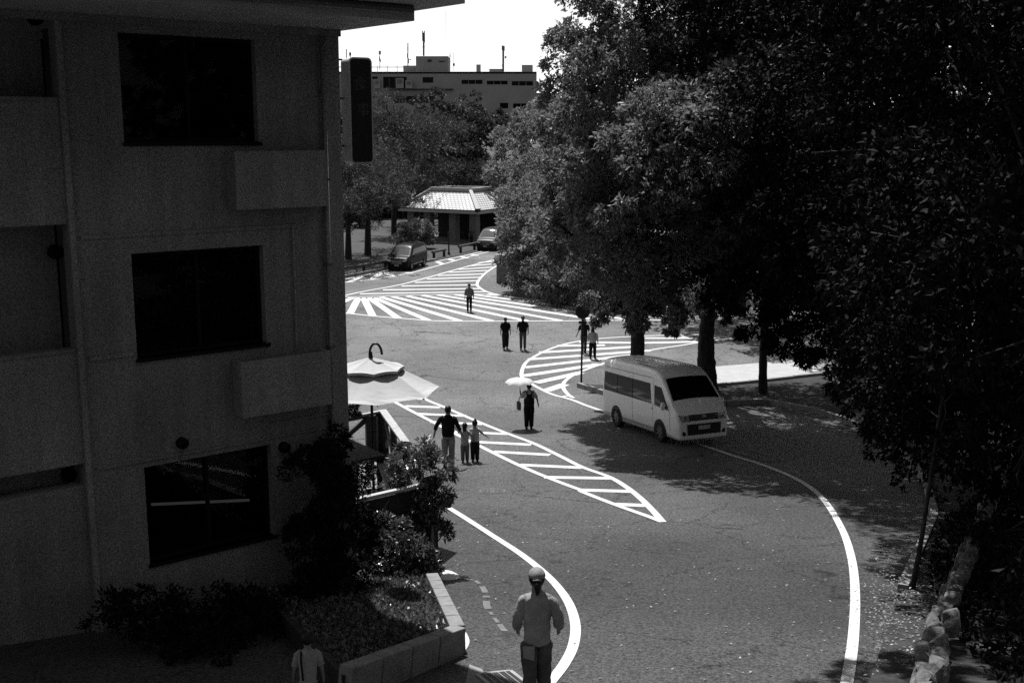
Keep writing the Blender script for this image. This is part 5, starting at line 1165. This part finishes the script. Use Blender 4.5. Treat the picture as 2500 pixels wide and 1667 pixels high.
# added tall tree: its unseen crown above the frame shades the right bank
tb_ = (13.5, 27, g(27)+.1)
tree('broadleaf_tree', tb_, (13, 28, 15), .4, [((9.6, 27, 17.5), (3.2, 4, 1.8)), ((11.5, 33, 18), (4, 4.5, 2.2)), ((14, 24, 16.5), (4, 4, 2.4)), ((15, 30, 19), (5, 5, 2.6)), ((9.8, 37, 18.5), (3.4, 4, 2)), ((17, 20, 15), (4, 4, 2.6)), ((11, 20, 15.6), (2.6, 3, 1.6))],
     'added very tall tree above the frame, shading the right bank', 'trees of the right bank', m=M_LEAF_NEAR, nclump=260, per=24, leaves=6, Lf=.3, Wf=.16, seed=9)
# unseen trees added behind the viewpoint: they keep the open sky off the house wall and the bank
for i, (x, y, h) in enumerate(((-16, -16, 19), (-5, -19, 21), (7, -15, 20), (15, -5, 18), (20, 6, 18), (24, 17, 18))):
    tree('broadleaf_tree', (x, y, g(y)), (x, y, g(y)+h*.5), .35, [((x, y, g(y)+h*.7), (5.5, 5, h*.3)), ((x-3, y+1, g(y)+h*.35), (4, 4, h*.2)), ((x+3, y, g(y)+h*.35), (4, 4, h*.2))],
         ['added sky-blocking tree behind the viewpoint, farthest left', 'added sky-blocking tree behind the viewpoint, tallest one', 'added sky-blocking tree behind the viewpoint, right of the tallest', 'added sky-blocking tree beside the viewpoint on its right', 'added sky-blocking tree on the right bank level with the viewpoint', 'added sky-blocking tree far out on the right bank'][i], 'added sky-blocking trees around the viewpoint', m=M_LEAF_NEAR, nclump=110, per=16, leaves=5, Lf=.6, Wf=.34, seed=100+i)
# dense trees further right and behind, which close the view
for i, (x, Y, h, r_) in enumerate(((1700, 66, 17, 5), (1950, 58, 18, 5.5), (2250, 52, 18, 5.5), (2500, 44, 17, 5), (2600, 26, 15, 4), (1480, 84, 20, 5.5))):
    bs = at_ground(x, Y); c = Vector(bs)
    tree('broadleaf_tree', bs, (c.x, c.y, h*.6), .32, [((c.x, c.y, c.z+h*.72), (r_, r_*.9, h*.26)), ((c.x-r_*.6, c.y-1, c.z+h*.46), (r_*.7, r_*.7, h*.2)), ((c.x+r_*.6, c.y, c.z+h*.45), (r_*.7, r_*.7, h*.2)), ((c.x, c.y-r_*.5, c.z+h*.28), (r_*.8, r_*.6, h*.16))],
         ['dense dark tree closing the view behind the van tree', 'dense dark tree behind the right-hand canopy', 'dark tree mass far to the right behind the bank', 'dark tree at the right picture edge', 'near dark tree just past the right picture edge', 'tall dark conical crown behind the lit leaves at the top'][i],
         'trees closing the right side', m=M_LEAF_FAR, nclump=170, per=20, leaves=5, Lf=.34, Wf=.16, seed=20+i)
# corner thicket: three dense rounded bushes with branches to the ground
for i, (blobs, lb, base) in enumerate((
    ([bl(1212, 470, 78, 1.9, 1.9), bl(1200, 560, 76, 1.7, 1.6), bl(1235, 520, 76, 2.2, 2.4), bl(1200, 620, 75, 1.6, 1.1), bl(1250, 640, 73, 1.9, 1.2), bl(1228, 400, 82, 1.7, 1.5)], 'fine-leaved lit bush spilling over the corner wall', (1215, 655)),
    ([bl(1300, 560, 72, 2.2, 2.6), bl(1290, 650, 70.5, 2.0, 1.2), bl(1330, 450, 76, 2.4, 2.6), bl(1350, 640, 69.5, 2.0, 1.4)], 'dense bush in the middle of the corner thicket', (1310, 680)),
    ([bl(1400, 600, 70, 2.6, 2.4), bl(1430, 680, 68, 2.2, .9), bl(1500, 640, 70, 2.6, 2.2), bl(1620, 660, 70, 3.4, 2.2), bl(1380, 480, 74, 2.4, 2.6)], 'shaded bush at the right end of the corner thicket', (1420, 690)))):
    bp_ = gp(*base); root = empty('bush', bp_, 0, lb, 'bush', 'corner thicket bushes'); rr = np.random.default_rng(40+i)
    bb = MB()
    for c, rad in blobs: limb(bb, (0, 0, 0), Vector(c)-Vector(bp_), .09, .03, 5, .2)
    bb.build('stems', M_BARK, root)
    foliage('foliage', blobs, 230, 22, 5, .22, .11, M_LEAF_BUSH, root, rr, .35, origin=bp_, clump=(.22, .42))
# broad background trees behind the pavilion and beyond
def far_tree(x, ybase, Y, blobs, label, seed, m=None, Lf=.42, Wf=.2, n=130, name='broadleaf_tree', droop=.35, **kw):
    bs = at_ground(x, Y); tree(name, (bs[0], bs[1], 0), at(*dp(x, ybase), Y), .28, blobs, label, 'background trees behind the pavilion', m=m or M_LEAF_FAR, nclump=n, per=18, leaves=5, Lf=Lf, Wf=Wf, seed=seed, droop=droop, **kw)
far_tree(1090, 300, 135, [bl(1075, 268, 135, 3.2, 2.6), bl(1000, 250, 140, 3, 2), bl(1080, 300, 135, 3.4, 2.8), bl(1110, 360, 132, 3.4, 3.0), bl(1040, 370, 133, 3.2, 3.0), bl(1125, 290, 138, 2.4, 2.2)], 'dark rounded tree in front of the office block', 51)
far_tree(1200, 300, 120, [bl(1200, 330, 122, 2.8, 3.2), bl(1180, 390, 116, 2.6, 2.8), bl(1230, 290, 124, 2.6, 2.4), bl(1260, 330, 118, 3, 4), bl(1160, 430, 112, 2.6, 2.2)], 'paler feathery tree beside the office block', 52, m=M_LEAF_BUSH)
PINE = dict(name='pine_tree', Lf=.34, Wf=.05, up=.6, clump=(.25, .4))
def pine(x, Y, pads, label, seed, ytop):
    far_tree(x, ytop, Y, [bl(px_, py_, Y+dy_, rx_, rx_*.33) for px_, py_, dy_, rx_ in pads], label, seed, m=M_NEEDLE, n=190, name='pine_tree', Lf=.4, Wf=.06, droop=-.15, up=.5, clump=(.25, .45), shell=.3)
pine(905, 118, [(890, 228, 0, 2.0), (870, 262, 1, 2.4), (940, 290, -1, 2.8), (880, 320, 0, 2.6), (1000, 300, 1, 2.6), (1020, 335, -1, 2.4), (950, 365, 0, 2.8), (860, 380, 1, 2.6), (1010, 390, 0, 2.6), (910, 420, -1, 3), (980, 440, 1, 2.4), (840, 300, 0, 2.2)], 'layered pine just right of the hanging sign', 61, 260)
pine(960, 128, [(940, 285, 0, 2.4), (1000, 290, 0, 2.6), (930, 330, 0, 2.8), (1040, 300, 0, 2.6), (1060, 390, 0, 3), (1090, 430, 0, 2.8), (1010, 420, 0, 3), (1120, 400, 0, 2.6), (900, 450, 0, 3)], 'darker pine behind the pavilion roof', 62, 300)
pine(800, 96, [(800, 400, 0, 1.8), (830, 440, 1, 1.9), (790, 470, -1, 2), (850, 480, 0, 1.7), (820, 510, 0, 1.8), (900, 455, 0, 1.5), (935, 470, 1, 1.2), (870, 440, 0, 1.6), (780, 430, 0, 2), (760, 390, 0, 2), (740, 460, -4, 3), (700, 420, -2, 3.2), (780, 480, -7, 2.2), (850, 450, -5, 2.2), (800, 440, -10, 2.0), (880, 430, -8, 1.8)], 'dark-trunked pine half hidden by the house corner', 63, 480)
pine(845, 99, [(800, 345, 0, 2.6), (850, 365, 4, 2.4), (900, 385, 2, 2.2), (830, 400, -4, 2.6), (880, 415, -6, 2.0), (780, 380, -6, 2.6), (920, 405, 8, 2.0), (860, 340, 9, 2.4), (800, 420, 3, 2.4)], 'broad dark pine shading the park ground by the house corner', 65, 390)
far_tree(830, 300, 150, [bl(800, 330, 150, 5, 4), bl(880, 380, 148, 5, 4), bl(960, 420, 150, 5, 3.4), bl(1060, 430, 146, 5, 3.4), bl(820, 440, 145, 5, 3), bl(1130, 450, 140, 4, 3), bl(800, 500, 140, 4.5, 2.6), bl(880, 490, 150, 5, 2.6), bl(960, 500, 145, 4, 2), bl(740, 480, 130, 5, 4), bl(1010, 360, 150, 5, 4), bl(910, 330, 152, 5, 4)], 'wide dark tree mass behind the pines', 53, n=420, Lf=.6, Wf=.32)
for i, (x, y) in enumerate(((-46, 118), (-62, 104), (-34, 138))):
    tree('broadleaf_tree', (x, y, 0), (x, y, 8), .3, [((x, y, 11), (5.5, 5, 4)), ((x-4, y, 8), (4, 4, 3)), ((x+4, y-1, 8), (4, 4, 3)), ((x, y-2, 5), (4.5, 3, 2.4))], ['park tree behind the house, nearest the pavilion side', 'park tree behind the house, farthest left', 'park tree behind the house, farthest back'][i], 'park trees behind the house', m=M_LEAF_FAR, nclump=120, per=18, leaves=5, Lf=.5, Wf=.26, seed=120+i)
# clipped bush before the pavilion
bq = gp(952, 572)
root = empty('bush', bq, 0, 'round grey-leaved bush in front of the pavilion', 'bush', 'park bushes'); rr = np.random.default_rng(70)
MB().tube([(0, 0, 0), (0, 0, 1)], .1, 6).build('stems', M_BARK, root)
foliage('foliage', [bl(930, 530, bq[1]+.5, 1.0, .7), bl(965, 525, bq[1]+.3, 1.2, .9), bl(985, 545, bq[1], .9, .6), bl(920, 550, bq[1], 1.0, .6), bl(950, 548, bq[1], 1.2, .7)], 110, 18, 5, .18, .09, M_LEAF_BUSH, root, rr, .3, origin=bq)
# corner wall under the thicket
p0, p1 = G(1212, 692), G(1232, 697); 
tag(MB().box(((p0.x+1.2), p0.y+.9, 1.0), (2.4, 1.6, 2.0)).build('corner_wall', M_CONC), 'short grey concrete wall end under the corner thicket', 'wall')

# shrubs of the planter
def shrub(blobs, base, label, seed, n, Lf=.09, Wf=.035, m=None, leaves=7):
    root = empty('shrub', base, 0, label, 'shrub', 'shrubs of the planter'); rr = np.random.default_rng(seed); bb = MB()
    for c, rad in blobs:
        limb(bb, (random.uniform(-.1, .1), random.uniform(-.1, .1), 0), Vector(c)-Vector(base), .022, .008, 5, .06)
        for q in range(4): limb(bb, (Vector(c)-Vector(base))*.8, Vector(c)-Vector(base)+Vector((random.uniform(-1, 1)*rad[0], random.uniform(-1, 1)*rad[1], random.uniform(0, 1)*rad[2])), .008, .004, 3, .03)
    bb.build('stems', M_BARK, root)
    foliage('foliage', blobs, n, 12, leaves, Lf, Wf, m or M_LEAF_SHRUB, root, rr, .15, spread=.06, origin=base, clump=(.25, .5), shell=.35)
def pb(x, y, Y): p = at(*dp(x, y), Y); return (p.x, p.y, soil_z(p.x, p.y)-.05)
shrub([bl(960, 1060, 19.3, .42, .32), bl(915, 1110, 19.2, .3, .3), bl(1000, 1150, 19.1, .3, .35), bl(960, 1160, 19.0, .38, .3), bl(1015, 1080, 19.3, .22, .25), bl(925, 1030, 19.6, .2, .2), bl(1015, 1220, 18.8, .22, .2)], pb(960, 1300, 18.8), 'sunlit leafy shrub in front of the deck railing', 81, 90)
shrub([bl(890, 1225, 18.3, .35, .28), bl(935, 1270, 18.1, .35, .28), bl(880, 1290, 18.0, .3, .22), bl(950, 1330, 17.8, .3, .2), bl(985, 1280, 18.2, .25, .25)], pb(910, 1380, 18.0), 'lower sunlit shrub below the fence rail', 82, 80)
shrub([bl(730, 1080, 16.6, .42, .4), bl(770, 1180, 16.7, .45, .45), bl(720, 1250, 16.4, .42, .45), bl(780, 1320, 16.4, .42, .4), bl(760, 1030, 17.0, .3, .3), bl(815, 1100, 17.6, .3, .4), bl(700, 1360, 16.1, .4, .35), bl(830, 1220, 17.3, .32, .35)], pb(760, 1400, 16.5), 'tall dark shrub standing against the house wall', 83, 170, m=M_LEAF_NEAR)
shrub([bl(420, 1400, 14.6, .6, .22), bl(560, 1420, 15.0, .6, .3), bl(300, 1420, 14.2, .6, .22), bl(480, 1480, 14.0, .6, .25)], pb(450, 1480, 14.5), 'low dark shrub along the foot of the house wall', 84, 90, m=M_LEAF_NEAR)
shrub([bl(805, 945, 22.0, .2, .12)], (at(*dp(780, 960), 22.0).x, 22.0, zD), 'leafy twig poking past the house corner under the parasol', 85, 10)
# ground cover in the planter, leaf litter: uncountable
def scatter(name, poly, z, n, Lf, Wf, m, label, cat, seed, lift=0, upd=1.0, flat=0, jit=0):
    rr = np.random.default_rng(seed); xs = [p[0] for p in poly]; ys = [p[1] for p in poly]; out = []
    P_ = np.column_stack([rr.uniform(min(xs), max(xs), n*4), rr.uniform(min(ys), max(ys), n*4)])
    ins_ = np.zeros(len(P_), bool); j = len(poly)-1
    for i in range(len(poly)):
        xi, yi, xj, yj = poly[i][0], poly[i][1], poly[j][0], poly[j][1]
        ins_ ^= ((yi > P_[:, 1]) != (yj > P_[:, 1])) & (P_[:, 0] < (xj-xi)*(P_[:, 1]-yi)/(yj-yi+1e-12)+xi); j = i
    P_ = P_[ins_][:n]; P_ = P_+rr.normal(0, jit, P_.shape); zz_ = np.array([(z(x, y) if callable(z) else z if z is not None else g(y))+lift for x, y in P_])
    B_ = np.column_stack([P_, zz_]); D_ = rr.normal(size=(len(B_), 3))*np.array([1, 1, .15])+np.array([0, 0, upd])
    o = mesh_quads(name, leaf_quads(B_, D_, Lf, Wf, rr, flat), m, None); tag(o, label, cat, kind='stuff'); return o
_c = sum(poly, Vector((0, 0)))/len(poly); pl_in = [tuple(p.lerp(_c, .07)) for p in poly]
scatter('ground_cover', pl_in, soil_z, 7000, .1, .045, M_LEAF_SHRUB, 'low ground cover leaves filling the planter', 'ground cover', 90, upd=.8)
scatter('leaf_litter', [xy(N3(*q)) for q in ((1350, 700), (1700, 700), (1740, 900), (1560, 1250), (1470, 1567), (1230, 1567), (1250, 1300), (1200, 1100))], None, 1500, .05, .03, M_LEAF_DRY, 'pale fallen leaves on the sunlit bank edge', 'leaf litter', 91, jit=.3, lift=.14, upd=.1, flat=6)
scatter('fallen_leaves', [xy(dp(*q)) for q in ((1020, 1180), (1900, 1150), (2080, 1300), (1980, 1620), (1000, 1620))], None, 260, .06, .035, M_LEAF_DRY, 'scattered fallen leaves on the sunlit road', 'fallen leaves', 92, lift=.02, upd=.05, flat=8)
scatter('undergrowth', [(6.1, 15), (7.2, 18.5), (9.2, 23), (14, 30), (20, 34), (20, 6), (5.2, 6), (5.4, 11)], None, 42000, .15, .07, M_LEAF_NEAR, 'dark undergrowth covering the right bank', 'undergrowth', 93, lift=.2, upd=.8)
